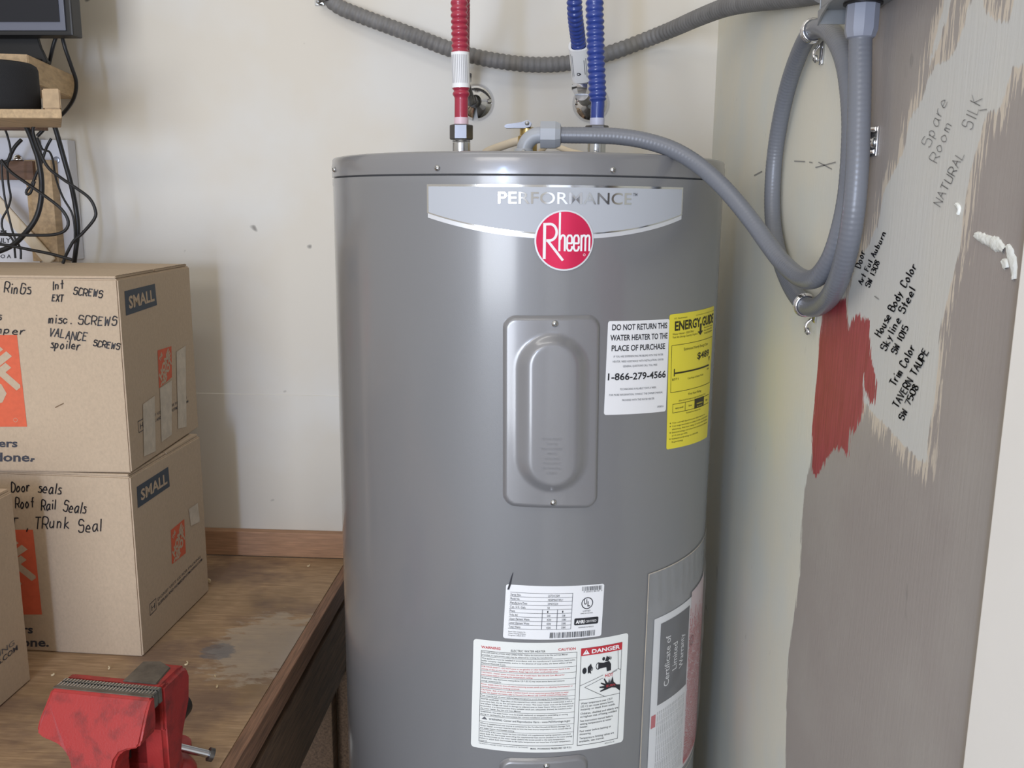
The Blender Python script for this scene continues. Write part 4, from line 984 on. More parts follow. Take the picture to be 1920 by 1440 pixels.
hand_o = [(1.0, 0.50), (0.88, 0.545), (0.78, 0.555), (0.62, 0.540), (0.50, 0.530), (0.49, 0.540), (0.60, 0.560), (0.48, 0.572), (0.47, 0.583), (0.60, 0.585), (0.50, 0.615), (0.505, 0.625), (0.62, 0.605), (0.57, 0.655), (0.585, 0.665), (0.66, 0.615), (0.74, 0.605), (0.78, 0.66), (0.79, 0.67), (0.82, 0.61), (0.90, 0.575), (1.0, 0.565)]
poly(mb, pd, hand_o, O+0.0001, 'ink'); text(mb, pd, 'BURN', 0.64, 0.86, 0.568, 0.026, 'inkred', O+0.0004)
lines = ['Water temperature over 125 F', '(52 C) can cause severe burns', 'instantly or death from scalds.', '', 'Children, disabled and elderly are', 'at highest risk of being scalded.', '', 'See instruction manual before', 'setting temperature at water', 'heater.', '', 'Feel water before bathing or', 'showering.', '', 'Temperature limiting valves are', 'available, see manual.']
v = 0.445
for t in lines:
    if t: text(mb, pd, t, 0.05, 0.05+min(0.92, len(t)*0.0272), v-0.018, 0.021, 'ink', O, bold=0.004, slices=4); v -= 0.0315
    else: v -= 0.012
text(mb, pt, 'AP20125 Rev. 00', 0.86, 0.93, 0.020, 0.012, 'inkgrey', O)
mb.build('warning_label', heater, smooth=60, label='large white warning label with red danger panel')

# warranty pouch on the right flank
A0 = SF.px(1214, 1076); top = A0[1]; aR = TR*math.radians(84)
zb2 = SF.px(1210, 1436)[1]-0.06
pp = Patch(SF, (A0[0]+0.001, top), (aR, top+0.004), (aR+0.005, zb2), (A0[0]-0.002, zb2), raw=True)
mb = MB(); nu, nv = 40, 60; vs = []; rp_ = random.Random(2)
for j in range(nv+1):
    for i in range(nu+1):
        u, v = i/nu, j/nv; e = min(u, 1-u, v, 1-v); h = 0.0006+0.0042*min(1, e*7)+0.0010*math.sin(u*26+3*math.sin(v*7))*math.sin(v*31+u*4)*min(1, e*9)
        if v > 0.86: h = 0.0006+0.0016*abs(math.sin(u*38+v*5))
        vs.append(pp.P(u, v, h))
fs = [(j*(nu+1)+i, j*(nu+1)+i+1, (j+1)*(nu+1)+i+1, (j+1)*(nu+1)+i) for j in range(nv) for i in range(nu)]
mb.add(vs, fs, 'film'); frame(mb, pp, 0, 0, 1, 1, 0.0016, 0.0012, 'tape')
pouch = mb.build('document_pouch', heater, smooth=60, label='clear plastic document pouch')
mb = MB(); rrect(mb, pp, 0.07, 0.03, 0.93, 0.80, 0, 0.0010, 'paper', 16)
M['pinkpaper'] = mat('pale_pink_form', (226, 204, 206), 0.5)
M['charpanel'] = mat('charcoal_panel_print', (72, 72, 76), 0.5)
rrect(mb, pp, 0.50, 0.03, 0.93, 0.82, 0, 0.0013, 'pinkpaper', 8)
rrect(mb, pp, 0.13, 0.42, 0.47, 0.77, 0, 0.0014, 'charpanel', 8)
pv = Patch(SF, tuple(pp.ab(0.14, 0.43)), tuple(pp.ab(0.14, 0.76)), tuple(pp.ab(0.46, 0.76)), tuple(pp.ab(0.46, 0.43)), raw=True)  # reads upward
for i, t in enumerate(('Certificate of', 'Limited', 'Warranty')):
    L_ = (0.66, 0.36, 0.44)[i]; text(mb, pv, t, 0.5-L_/2, 0.5+L_/2, 0.70-i*0.26, 0.17, 'white', 0.0017, res=3)
for i in range(17): 
    u = 0.13+i*0.018
    text(mb, pv, 'model serial number purchase date owner address city state zip', -1.12, -0.12, 1.0-i*0.06, 0.028, 'inkgrey', 0.0014)
for i in range(24):
    text(mb, pv, 'IMPORTANT warranty information read this certificate and keep with heater'[:70-(i*13)%19], -1.15, 0.98-((i*37)%23)/60.0, -0.10-i*0.060, 0.046, 'inkred', 0.0022, bold=0.03)
ring(mb, pp, 0.535, 0.60, 0.006, 0.0075, 0.0020, 'inkgrey', 24); text(mb, pv, 'Rheem', 0.44, 0.58, -0.26, 0.06, 'inkgrey', 0.0020)
rrect(mb, pp, 0.08, 0.33, 0.12, 0.385, 0, 0.0014, 'inkdanger', 1)
mb.build('warranty_papers', pouch, smooth=60, label='white and pink warranty papers')

# ---- fittings on the top
def nipple(px, name, lab):
    p = onp(px, 290, 1, 1.364); mb = MB()
    mb.lathe([(0.032, ZT-0.001), (0.032, ZT+0.0015), (0.030, ZT+0.002), (0.0125, ZT+0.002)], 'cover', Matrix.Translation((p.x, 1.364, 0)), 40)
    zq = onp(865, 262, 1, 1.364).z; mb.lathe([(0.0128, ZT), (0.0132, ZT+0.002), (0.0132, zq-0.005)]+[(0.0134-0.0007*(k%2), zq-0.005+k*0.0012) for k in range(8)], 'steel', Matrix.Translation((p.x, 1.364, 0)), 32)
    mb.build(name, heater, smooth=40, label=lab); return p.x
xh = nipple(865, 'hot_outlet_nipple', 'zinc nipple under the red hose'); xc = nipple(1118, 'cold_inlet_nipple', 'zinc nipple under the blue hose')
# junction plate
jp = onp(975, 287, 1, 1.19); mb = MB(); mb.box((jp.x-0.035, 1.135, ZT-0.0005), (jp.x+0.10, 1.225, ZT+0.0015), 'cover', 0.0006); screw_head(mb, (jp.x+0.0935, 1.145, ZT+0.0015), (0, 0, 1), 0.003)
mb.build('junction_plate', heater, smooth=30)
# relief valve behind
vp = onp(985, 262, 1, 1.40); mb = MB()
zl = onp(990, 243, 1, 1.40).z; mb.lathe([(0.013, ZT-0.001), (0.013, ZT+0.004), (0.0145, ZT+0.006), (0.0145, zl-0.010), (0.0115, zl-0.008), (0.0115, zl+0.001), (0.009, zl+0.003)], 'brass', Matrix.Translation((vp.x+0.003, 1.40, 0)), 24)
rv = mb.build('relief_valve', heater, smooth=40, label='brass relief valve with steel lever')
mb = MB(); a = onp(949, 238, 1, 1.40); b = onp(998, 233, 1, 1.40); c_ = onp(990, 242, 1, 1.40)
sil = [(a.x, a.z-0.003), (a.x-0.002, a.z), (a.x, a.z+0.002), (b.x-0.014, b.z+0.002), (b.x-0.006, b.z+0.005), (b.x, b.z), (b.x-0.002, b.z-0.005), (b.x-0.012, b.z-0.007)]
mb.prism(sil, -0.006, 0.006, 'nut', 0.0008, Matrix.Translation((0, 1.388, 0)) @ XZ); screw_head(mb, (b.x-0.007, 1.3815, b.z), (0, -1, 0), 0.003)
mb.build('valve_lever', rv, smooth=30)
# beige drain pipe lying on the cap behind the elbow (two limbs)
drain = empty('drain_tube', (vp.x, 1.46, ZT), 'beige drain tube arching behind the elbow fitting on the heater top', 'drain tube')
mb = MB(); pts = [onp(909, 288, 1, 1.44), onp(917, 283, 1, 1.44), onp(935, 276, 1, 1.45), onp(962, 267, 1, 1.46), onp(985, 262, 1, 1.46)]
zmin = ZT+0.0065
pts = [Vector((p.x, p.y, max(p.z, zmin))) for p in pts]; mb.tube(pts, 0.0065, 'beige', 14, 0.004); mb.build('tube', drain, smooth=50)
mb = MB(); pts = [onp(1030, 268, 1, 1.46), onp(1048, 276, 1, 1.46), onp(1070, 284, 1, 1.45), onp(1095, 290, 1, 1.44)]
pts = [Vector((p.x, p.y, max(p.z, ZT+0.004))) for p in pts]; mb.tube([Vector((vp.x+0.02, 1.46, ZT+0.018))]+pts, 0.0045, 'beige', 14, 0.004, flat=0.8); mb.build('tube', drain, smooth=50)

# elbow + liquid-tight conduit
ED = 1.185
e0 = onp(983, 286, 1, ED); base = Vector((e0.x, ED, ZT+0.002)); outp = onp(1013, 253, 1, ED)
zc = outp.z; rr = min(zc-base.z, outp.x-base.x)
pts = [Vector((base.x-0.002, ED, base.z)), Vector((base.x, ED, base.z+0.003))]
for k in range(1, 9):
    t = k/8*math.pi/2; pts.append(Vector((base.x+(outp.x-base.x)*(1-math.cos(t)), ED, base.z+0.003+(zc-base.z-0.003)*math.sin(t))))
pts.append(Vector((outp.x+0.004, ED, zc)))
conn = empty('conduit_elbow_fitting', (base.x, ED, ZT), 'light grey plastic elbow connector on the heater top', 'conduit fitting')
mb = MB(); mb.tube(pts, 0.0100, 'pvc', 24, 0.003); mb.build('elbow', conn, smooth=60)
mb = MB(); mb.lathe([(0.019, ZT+0.0016), (0.019, ZT+0.0035), (0.0125, ZT+0.0045), (0.0110, ZT+0.008)], 'pvc', Matrix.Translation((base.x-0.001, ED, 0)), 32); screw_head(mb, (base.x, ED-0.015, ZT+0.0035), (0, 0, 1), 0.0028); mb.build('mounting_flange', conn, smooth=40)
rotY = Matrix.Rotation(math.radians(90), 4, 'Y'); rx = Matrix.Rotation(math.radians(0), 4, 'Z')
mb = MB(); w1 = onp(1052, 253, 1, ED).x-outp.x
mb.lathe([(0.0115, 0), (0.0175, 0.0004), (0.0175, w1*0.72), (0.0145, w1*0.97), (0.0115, w1)], 'pvc', Matrix.Translation((outp.x, ED, zc)) @ rotY @ Matrix.Rotation(math.radians(22.5), 4, 'Z'), 8); mb.build('compression_nut', conn, smooth=20)
LR = 0.0101
def LP(px, py, x): p = onp(px, py, 0, x); return p
path = [Vector((outp.x+w1*0.9, ED, zc)), onp(1075, 253.5, 1, ED-0.002), onp(1110, 254, 1, 1.180), onp(1160, 256, 1, 1.172), onp(1210, 264, 1, 1.163), onp(1260, 280, 1, 1.152), onp(1305, 306, 1, 1.14), onp(1345, 340, 1, 1.125), onp(1380, 378, 1, 1.11), onp(1412, 418, 1, 1.09),
        LP(1442, 460, 0.235), LP(1470, 495, 0.245), LP(1502, 521, 0.252), LP(1530, 521, 0.256), LP(1556, 490, 0.260), LP(1575, 440, 0.264), LP(1590, 370, 0.2685), LP(1597, 290, 0.2685), LP(1598, 210, 0.2685), LP(1589, 130, 0.2685), LP(1572, 80, 0.2685), LP(1550, 55, 0.2685), LP(1528, 55, 0.2685), LP(1508, 80, 0.2685),
        LP(1484, 140, 0.2685), LP(1466, 210, 0.2685), LP(1453, 290, 0.2685), LP(1448, 370, 0.2685), LP(1451, 430, 0.2685), LP(1464, 490, 0.2685), LP(1488, 545, 0.2685), LP(1517, 576, 0.2685), LP(1547, 566, 0.266), LP(1570, 530, 0.262), LP(1588, 470, 0.259), LP(1600, 400, 0.258), LP(1607, 320, 0.258), LP(1610, 240, 0.258), LP(1612, 160, 0.258), LP(1613, 90, 0.258), LP(1614, 64, 0.258)]
mb = MB()
P_, L_ = mb.tube(path, lambda s: LR-0.00022*(0.5+0.5*math.cos(2*math.pi*s/0.0048)), 'liquid', 22, 0.0012); 
tag(mb.build('liquidtight_conduit', smooth=60), 'smooth grey liquid-tight conduit looping from heater top along the right wall', 'conduit')
# printed lettering omitted lengthwise; box connector at the conduit's upper end
ce = path[-1]; mb = MB()
mb.lathe([(0.0106, -0.004), (0.0122, -0.003), (0.0142, 0.003), (0.0142, 0.024)], 'pvc2', Matrix.Translation((ce.x, ce.y, ce.z)) @ Matrix.Rotation(math.radians(10), 4, 'Z'), 10)
mb.lathe([(0.0145, 0.0241), (0.0165, 0.0243), (0.0165, 0.0258), (0.014, 0.026)], 'blacksteel', Matrix.Translation(ce), 32)
tag(mb.build('box_connector', smooth=30), 'bluish grey plastic connector joining the conduit to the box above', 'conduit fitting')
BXZ = ce.z+0.0262
eb = empty('disconnect_box', (ce.x, ce.y, BXZ), 'grey steel electrical box on the right wall above the conduit connector', 'electrical box')
_c = onp(1541, 16, 2, BXZ); bxx = min(_c.x, 0.235); bxy = _c.y

mb = MB(); mb.box((bxx, ce.y-0.13, BXZ), (XR-0.0005, max(bxy, ce.y+0.03), BXZ+0.24), 'galv', 0.002); mb.build('enclosure', eb, smooth=0)
by = max(bxy, ce.y+0.03); mb = MB()
YZ_ = Matrix(((0, 0, 1, 0), (1, 0, 0, 0), (0, 1, 0, 0), (0, 0, 0, 1)))
mb.prism([(by-0.030, BXZ-0.0002), (by+0.004, BXZ-0.0002), (by+0.004, BXZ-0.013), (by-0.008, BXZ-0.006)], bxx-0.001, bxx+0.0006, 'galv', 0, YZ_)
mb.box((bxx, by+0.0025, BXZ-0.012), (bxx+0.030, by+0.004, BXZ+0.05), 'galv', 0.0004); mb.build('mounting_bracket', eb, smooth=0, label='pale bent steel bracket')

# conduit clamps
def clamp(center, d, x, lab, r=LR, up=1):
    """one-hole steel strap around a conduit running along d near the right wall"""
    d = Vector(d).normalized(); n_ = Vector((-1, 0, 0)); s_ = d.cross(n_).normalized(); mb = MB()
    Rr = r+0.0012
    for off in (-0.0042, 0.0, 0.0042):
        pts = [center+d*off+n_*(Rr*math.sin(t))+s_*(Rr*math.cos(t)) for t in [math.radians(a) for a in range(-35, 216, 12)]]
        mb.tube(pts, 0.0016 if off else 0.0022, 'chrome', 8, 0.002)
    foot = center+s_*(-Rr-0.004)*up; foot.x = XR-0.0035
    q = Matrix.Translation(foot) @ Matrix(((s_.x, d.x, -1, 0), (s_.y, d.y, 0, 0), (s_.z, d.z, 0, 0), (0, 0, 0, 1)))
    mb.box((-0.020, -0.0055, -0.003), (0.004, 0.0055, -0.001), 'chrome', 0.0008, q)
    mb.tube([foot+s_*0.0+n_*0.001, foot+s_*-0.006*up+n_*0.006, foot+s_*-0.012*up+n_*0.006, foot+s_*-0.016*up+n_*0.001], 0.0018, 'chrome', 8, 0.002)
    screw_head(mb, foot+s_*(-0.014)*up+n_*0.003, n_, 0.0042)
    return tag(mb.build('conduit_clamp', smooth=50), lab, 'clamp', 'steel clamps holding the grey conduit loop')
def near(p): 
    i = min(range(len(P_)), key=lambda k: (P_[k]-p).length); return P_[i], (P_[i+1]-P_[i-1])
c, d = near(LP(1524, 60, 0.2685)); clamp(c, d, 0, 'steel clamp at the top of the conduit loop, beside the electrical box', up=1 if (d.cross(Vector((-1, 0, 0)))).z > 0 else -1)
c, d = near(LP(1510, 572, 0.2685)); clamp(c, d, 0, 'steel clamp at the bottom of the conduit loop, above the red paint', up=1 if (d.cross(Vector((-1, 0, 0)))).z > 0 else -1)
# middle strap half hidden behind the vertical conduit
mc = LP(1640, 268, XR); mb = MB(); 
for k in range(3): mb.tube([mc+Vector((-0.001, 0.020, 0.012-0.010*k)), mc+Vector((-0.0105, 0.006, 0.012-0.010*k)), mc+Vector((-0.002, -0.006, 0.012-0.010*k))], 0.0018, 'chrome', 8, 0.002)
mb.box((XR-0.0016, mc.y-0.010, mc.z-0.012), (XR-0.0002, mc.y+0.020, mc.z+0.014), 'chrome', 0.0005); screw_head(mb, mc+Vector((-0.0016, -0.004, 0)), (-1, 0, 0), 0.005)
tag(mb.build('conduit_clamp', smooth=50), 'steel clamp half hidden behind the straight vertical conduit run', 'clamp', 'steel clamps holding the grey conduit loop')

# ------------------------------------------------------------------ hoses
def corr(R0, R1, pitch): return lambda s: R0+(R1-R0)*(0.5+0.5*math.cos(2*math.pi*s/pitch))**0.6
def hose(name, lab, key, x_bot, tank_px, wall_pts, collar):
    e = empty(name, (x_bot, 1.364, ZT), lab, 'hose', 'corrugated water hoses of the heater')
    return e
# hot
hz = onp(865, 232, 1, 1.364).z
rh = empty('water_hose', (xh, 1.364, ZT), 'red corrugated hose rising from the left nipple of the heater', 'hose', 'flexible water hoses above the heater')
zNb = onp(865, 262, 1, 1.364).z; zNt = onp(865, 234, 1, 1.364).z; zN = zNt-0.0125
def hexnut(mb, c, r, z0, z1, key='chrome', axis=None):
    m_ = Matrix.Translation((c[0], c[1], 0)) @ Matrix.Rotation(math.radians(2), 4, 'Z')
    mb.lathe([(r*0.93, z0), (r, z0+0.0012), (r, z1-0.0012), (r*0.93, z1)], key, m_, 6)
def riser(xb, key, ckey, e, pxtop, wall_end, zs0, sleeve_px, topy):
    mb = MB(); hexnut(mb, (xb, 1.364), 0.0168, zNb, zNt, 'nut'); mb.build('coupling_nut', e, smooth=20)
    zc0 = zN+0.0125; mb = MB(); mb.lathe([(0.0105, zc0), (0.0105, zc0+0.010)], ckey, Matrix.Translation((xb, 1.364, 0)), 24); mb.build('collar', e, smooth=40)
    return zc0+0.010
z1h = riser(xh, 'redhose', 'pinkcollar', rh, None, None, 0, 0, 0)
t1 = onp(861, 0, 1, 1.364); te = onp(893, 175, 1, 1.70)
def loop(xb, zb, top, back, end, r0, r1, e, key, smooth_len):
    mb = MB()
    p = [Vector((xb, 1.364, zb)), Vector((xb, 1.364, zb+smooth_len*0.5)), Vector((xb, 1.364, zb+smooth_len))]
    p += [Vector((xb, 1.364, zb)).lerp(top, k) for k in (0.55, 0.8, 1.0)]
    p += [top+Vector((0, 0.01, 0.12)), top.lerp(back, 0.25)+Vector((0, 0, 0.22)), top.lerp(back, 0.75)+Vector((0, 0, 0.22)), back+Vector((0, -0.01, 0.12)), back, back.lerp(end, 0.5), end]
    def rad(s):
        if s < smooth_len: return 0.0098
        return corr(r0, r1, 0.0082)(s)
    P, L = mb.tube(p, rad, key, 22, 0.0011); mb.build('corrugated_tube', e, smooth=60); return P
endr = onp(867, 150, 1, 1.72)
Ph = loop(xh, z1h, t1, onp(866, 0, 1, 1.46), endr+Vector((0, 0, 0.012)), 0.0104, 0.0125, rh, 'redhose', 0.030)
def sleeve(P, pya, pyb, depth, e, ink=True, tilt=0.0):
    za = onp(960, pya, 1, depth).z; zb = onp(960, pyb, 1, depth).z; mb = MB(); seg_ = [p for p in P[:len(P)//2] if zb < p.z < za]
    seg_ = [seg_[0], seg_[len(seg_)//2], seg_[-1]]; mb.tube(seg_, 0.0131, 'paper', 28, 0.01, cap=False)
    for k in range(10):
        a = math.radians(-150+k*12); o_ = Vector((math.cos(a), math.sin(a), 0)); w_ = Vector((-math.sin(a), math.cos(a), 0))*0.0006
        A = seg_[0]+o_*0.0134+Vector((0, 0, 0.006)); B = seg_[-1]+o_*0.0134-Vector((0, 0, 0.004)); mb.add([A-w_, A+w_, B+w_, B-w_], [(0, 1, 2, 3)], 'palegrey')
    mb.build('label_sleeve', e, smooth=50, label='white paper label sleeve')
sleeve(Ph, 98, 166, 1.364, rh)
# cold
bh = empty('water_hose', (xc, 1.364, ZT), 'blue corrugated hose rising from the right nipple of the heater', 'hose', 'flexible water hoses above the heater')
z1c = riser(xc, 'bluehose', 'lilaccollar', bh, None, None, 0, 0, 0)
endb = onp(1091, 166, 1, 1.68)
Pc = loop(xc, z1c, onp(1115, 0, 1, 1.364), onp(1077, 0, 1, 1.56), endb+Vector((0, 0, 0.012)), 0.0108, 0.0130, bh, 'bluehose', 0.026)
# tilted tag wrapped round the far limb
def onhose(py):
    half = Pc[len(Pc)//2:]
    def sy(p):
        d = p-CAM; return CY-F*d.dot(_u)/d.dot(_f)
    return min(half, key=lambda p: abs(sy(p)-py))
ip = [Pc.index(onhose(85+12*k)) for k in range(6)]; hp = [Pc[i] for i in ip]; mb = MB(); nseg = 32
def hc_(t):
    q = t*5; i = min(int(q), 4); return hp[i].lerp(hp[i+1], q-i)
_ax = (hp[0]-hp[-1]).normalized(); _wx = (Vector((1, 0, 0))-_ax*_ax.x).normalized(); _wy = _ax.cross(_wx)
if _wy.y < 0: _wy = -_wy
def tagp(s, t, k=1.0): return hc_(t)+_wx*(0.0172*k*math.copysign(abs(math.sin(s))**0.7, math.sin(s)))-_wy*(0.0150*k*math.copysign(abs(math.cos(s))**0.7, math.cos(s)))
vs = [tagp(2*math.pi*i/nseg, t) for t in (0, 0.2, 0.4, 0.6, 0.8, 1) for i in range(nseg)]
mb.add(vs, [(j*nseg+i, j*nseg+(i+1) % nseg, (j+1)*nseg+(i+1) % nseg, (j+1)*nseg+i) for j in range(5) for i in range(nseg)], 'paper')
for t in (0.0, 1.0):
    n_ = 24; mb.add([tagp(2*math.pi*i/n_, t) for i in range(n_)]+[tagp(2*math.pi*i/n_, t, 0.76) for i in range(n_)], [(i, (i+1) % n_, n_+(i+1) % n_, n_+i) for i in range(n_)], 'paper')
for s0, t0, t1_ in ((-0.85, 0.12, 0.85), (-0.62, 0.15, 0.80), (0.30, 0.30, 0.75), (0.50, 0.25, 0.85)):
    w_ = 0.03; mb.add([tagp(s0-w_, t0, 1.02), tagp(s0+w_, t0, 1.02), tagp(s0+w_, t1_, 1.02), tagp(s0-w_, t1_, 1.02)], [(0, 1, 2, 3)], 'inkgrey')
vs = []
for i in range(20):
    a_ = 2*math.pi*i/20; vs += [tagp(-0.12+0.07*math.cos(a_), 0.72+0.028*math.sin(a_), 1.03), tagp(-0.12+0.13*math.cos(a_), 0.72+0.048*math.sin(a_), 1.03)]
mb.add(vs, [(2*i, 2*i+1, (2*i+3) % 40, (2*i+2) % 40) for i in range(20)], 'ink')
mb.build('paper_tag', bh, smooth=50, label='white printed paper tag')
# wall outlets
def escutcheon(c, r, tilt, lab, notch):
    e = empty('wall_water_outlet', c, lab, 'pipe outlet', 'chrome water outlets on the back wall'); mb = MB()
    prof = [(r, 0.0), (r*0.98, 0.003), (r*0.86, 0.009), (r*0.60, 0.015), (r*0.36, 0.018), (r*0.34, 0.0185)]; n = 64; m_ = Matrix.Translation(c) @ Matrix.Rotation(math.radians(90), 4, 'X'); vs = []; fs = []
    a0, a1 = (math.radians(notch[0]), math.radians(notch[1])) if notch else (0, 2*math.pi)
    for rr_, z in prof:
        for i in range(n+1): a = a0+(a1-a0)*i/n; vs.append(m_ @ Vector((rr_*math.cos(a), rr_*math.sin(a), z)))
    for j in range(len(prof)-1):
        for i in range(n): q = j*(n+1)+i; fs.append((q, q+1, q+n+2, q+n+1))
    mb.add(vs, fs, 'chrome'); mb.build('escutcheon', e, smooth=50, label='chrome escutcheon')
    return e
ce1 = onp(893, 192, 1, YB-0.0008); E1 = escutcheon(ce1, 0.034, 0, 'chrome wall outlet behind the red hose', (-82, 258))
mb = MB(); mb.tube([Vector((ce1.x-0.002, YB-0.004, ce1.z-0.002)), Vector((ce1.x-0.004, 1.752, ce1.z-0.002))], 0.0105, 'darksteel', 20, 0.01)
mb.tube([Vector((ce1.x-0.006, 1.735, ce1.z-0.010)), Vector((endr.x, 1.722, endr.z-0.002))], 0.0120, 'darksteel', 20, 0.01); mb.build('supply_stub', E1, smooth=40)
mb = MB(); mb.lathe([(0.0155, 0), (0.0165, 0.001), (0.0165, 0.015), (0.0155, 0.016)], 'chrome', Matrix.Translation((endr.x, 1.722, endr.z-0.004)), 6); mb.build('hex_nut', E1, smooth=20)
ce2 = onp(1108, 194, 1, YB-0.0008); E2 = escutcheon(ce2, 0.035, 0, 'chrome wall outlet behind the blue hose', None)
mb = MB(); mb.tube([Vector((ce2.x-0.006, YB-0.004, ce2.z+0.008)), Vector((ce2.x-0.010, 1.748, ce2.z+0.008))], 0.0105, 'darksteel', 20, 0.01)
mb.tube([Vector((ce2.x-0.012, 1.745, ce2.z+0.002)), Vector((endb.x, 1.68, endb.z-0.008))], 0.0125, 'darksteel', 20, 0.01); mb.build('supply_stub', E2, smooth=40)
mb = MB(); mb.lathe([(0.0130, -0.006), (0.0175, 0.002), (0.0180, 0.010), (0.0155, 0.013)], 'chrome', Matrix.Translation((endb.x, 1.68, endb.z-0.004)), 6); mb.build('hex_nut', E2, smooth=25)

# corrugated conduit across the back wall
GD = 1.765
gp = [onp(600, -60, 1, 1.783), onp(606, -28, 1, 1.782), onp(618, -2, 1, 1.780), onp(638, 14, 1, 1.778), onp(672, 28, 1, 1.774), onp(720, 46, 1, 1.77), onp(780, 68, 1, GD), onp(840, 91, 1, GD), onp(900, 108, 1, GD), onp(960, 118, 1, GD), onp(1010, 121.5, 1, GD), onp(1060, 119, 1, GD), onp(1110, 109, 1, GD), onp(1160, 94, 1, GD), onp(1210, 75, 1, 1.765), onp(1260, 55, 1, 1.72), onp(1310, 33, 1, 1.62), onp(1360, 14, 1, 1.50), onp(1410, 3, 1, 1.38), onp(1460, -4, 1, 1.25), onp(1510, -12, 1, 1.14), onp(1545, -20, 1, 1.06)]
mb = MB(); mb.tube(gp, corr(0.0124, 0.0142, 0.0112), 'flex', 24, 0.0014); tag(mb.build('corrugated_conduit', smooth=60), 'grey corrugated flexible conduit sagging across the back wall', 'conduit')
mb = MB(); c = onp(616, 0, 1, 1.782); pts = [c+Vector((0.0165*math.cos(t), -0.016*math.sin(t)+0.0, 0.004*math.cos(t))) for t in [math.radians(a) for a in range(-30, 211, 12)]]
for k in (-0.003, 0.003): mb.tube([p+Vector((k*0.5, 0, k)) for p in pts], 0.0018, 'darksteel', 8, 0.003)
mb.box((c.x-0.030, YB-0.004, c.z-0.006), (c.x-0.012, YB-0.0006, c.z+0.006), 'steel', 0.0008); screw_head(mb, (c.x-0.023, YB-0.004, c.z), (0, -1, 0), 0.004)
tag(mb.build('conduit_clamp', smooth=50), 'small steel strap holding the corrugated conduit at its left end', 'clamp')

# ------------------------------------------------------------------ shelf corner at upper left
SY = 1.435
shelf = empty('wooden_shelf', (-1.0, SY+0.1, 1.58), 'rough pine shelf at the left edge holding speaker and monitor board', 'shelf')
a = onp(115, 222, 1, SY); zlo = a.z; zmid = onp(100, 205, 1, SY).z; ztop = onp(100, 166, 1, SY).z; xb0 = onp(80, 190, 1, SY).x; xb1 = onp(115, 190, 1, SY).x
sl = 0.56; mb = MB(); mb.prism([(-1.5, SY-0.002), (xb1, SY-0.002), (xb1-0.18*sl, SY+0.178), (-1.5, SY+0.178)], zlo, zmid, 'pine', 0.001); mb.build('plank', shelf, smooth=0)
mb = MB(); mb.prism([(xb0, SY), (xb1-0.001, SY), (xb1-0.001-0.10*sl, SY+0.10), (xb0-0.10*sl, SY+0.10)], zmid+0.0003, ztop, 'endgrain', 0.002); mb.build('support_block', shelf, smooth=0)
mb = MB(); mb.box((-1.5, 1.62, zlo-0.002), (-0.93, 1.66, zlo+0.03), 'brownwood', 0.001); mb.build('cross_bar', shelf, smooth=0)
mb = MB(); mb.box((-1.02, 1.565, zmid+0.0003), (-0.955, 1.61, onp(52, 102, 1, 1.545).z-0.0445), 'pine', 0.001); mb.build('support_block', shelf, smooth=0)
# slanting board
bt = onp(52, 102, 1, 1.545); bb = onp(139, 142, 1, 1.797); zt1 = bt.z; th = 0.044
d = (Vector((bb.x, bb.y))-Vector((bt.x, bt.y))).normalized(); lf = Vector((-d.y, d.x))*0.14
P4 = [Vector((bt.x, bt.y)), Vector((bb.x, bb.y)), Vector((bb.x, bb.y))+lf, Vector((bt.x, bt.y))+lf]
lift = max(0.0, ztop+0.0006-(zt1-th))
mb = MB(); mb.hexa([(p.x, min(p.y, 1.797), zt1-th+lift) for p in P4], [(p.x, min(p.y, 1.797), zt1+lift*0.5) for p in P4], 'pine', 0.0015)
tag(mb.build('wooden_board', smooth=0), 'pale pine board lying under the monitor foot, end against the wall', 'board')
BT = zt1+lift*0.5
# monitor
mon = empty('computer_monitor', (-0.98, 1.63, BT), 'black monitor with grey bezel, only its lower right corner in view', 'monitor')
mr = onp(136, 66, 1, 1.60); mz = mr.z; mb = MB(); mb.box((mr.x-0.50, 1.602, mz), (mr.x, 1.635, mz+0.33), 'black', 0.003)
mb.build('casing', mon, smooth=0)
p0 = onp(123, 57, 1, 1.5985); mb = MB(); mb.box((mr.x-0.49, 1.5985, p0.z), (p0.x, 1.6018, mz+0.32), 'bezel', 0.0008); mb.build('bezel', mon, smooth=0, label='grey inner bezel')
p0 = onp(112, 41, 1, 1.5975); mb = MB(); mb.box((mr.x-0.48, 1.5972, p0.z), (p0.x, 1.5984, mz+0.31), 'screen', 0); mb.build('screen', mon, smooth=0)
fx0 = onp(-60, 80, 1, 1.60).x; fx1 = onp(42, 80, 1, 1.60).x; fx2 = onp(78, 110, 1, 1.62).x
mb = MB(); mb.prism([(fx0, BT+0.0004), (fx0+0.02, mz+0.03), (fx1, mz+0.03), (fx1+0.01, mz-0.014), (fx2, BT+0.003), (fx2, BT+0.0004)], -1.645, -1.637, 'black', 0.001, XZ)
mb.prism([(fx0-0.05, 1.59), (fx1+0.005, 1.59), (fx2-0.005, 1.66), (fx0-0.05, 1.68)], BT+0.0004, BT+0.006, 'blacksteel', 0.001); mb.build('stand', mon, smooth=0)
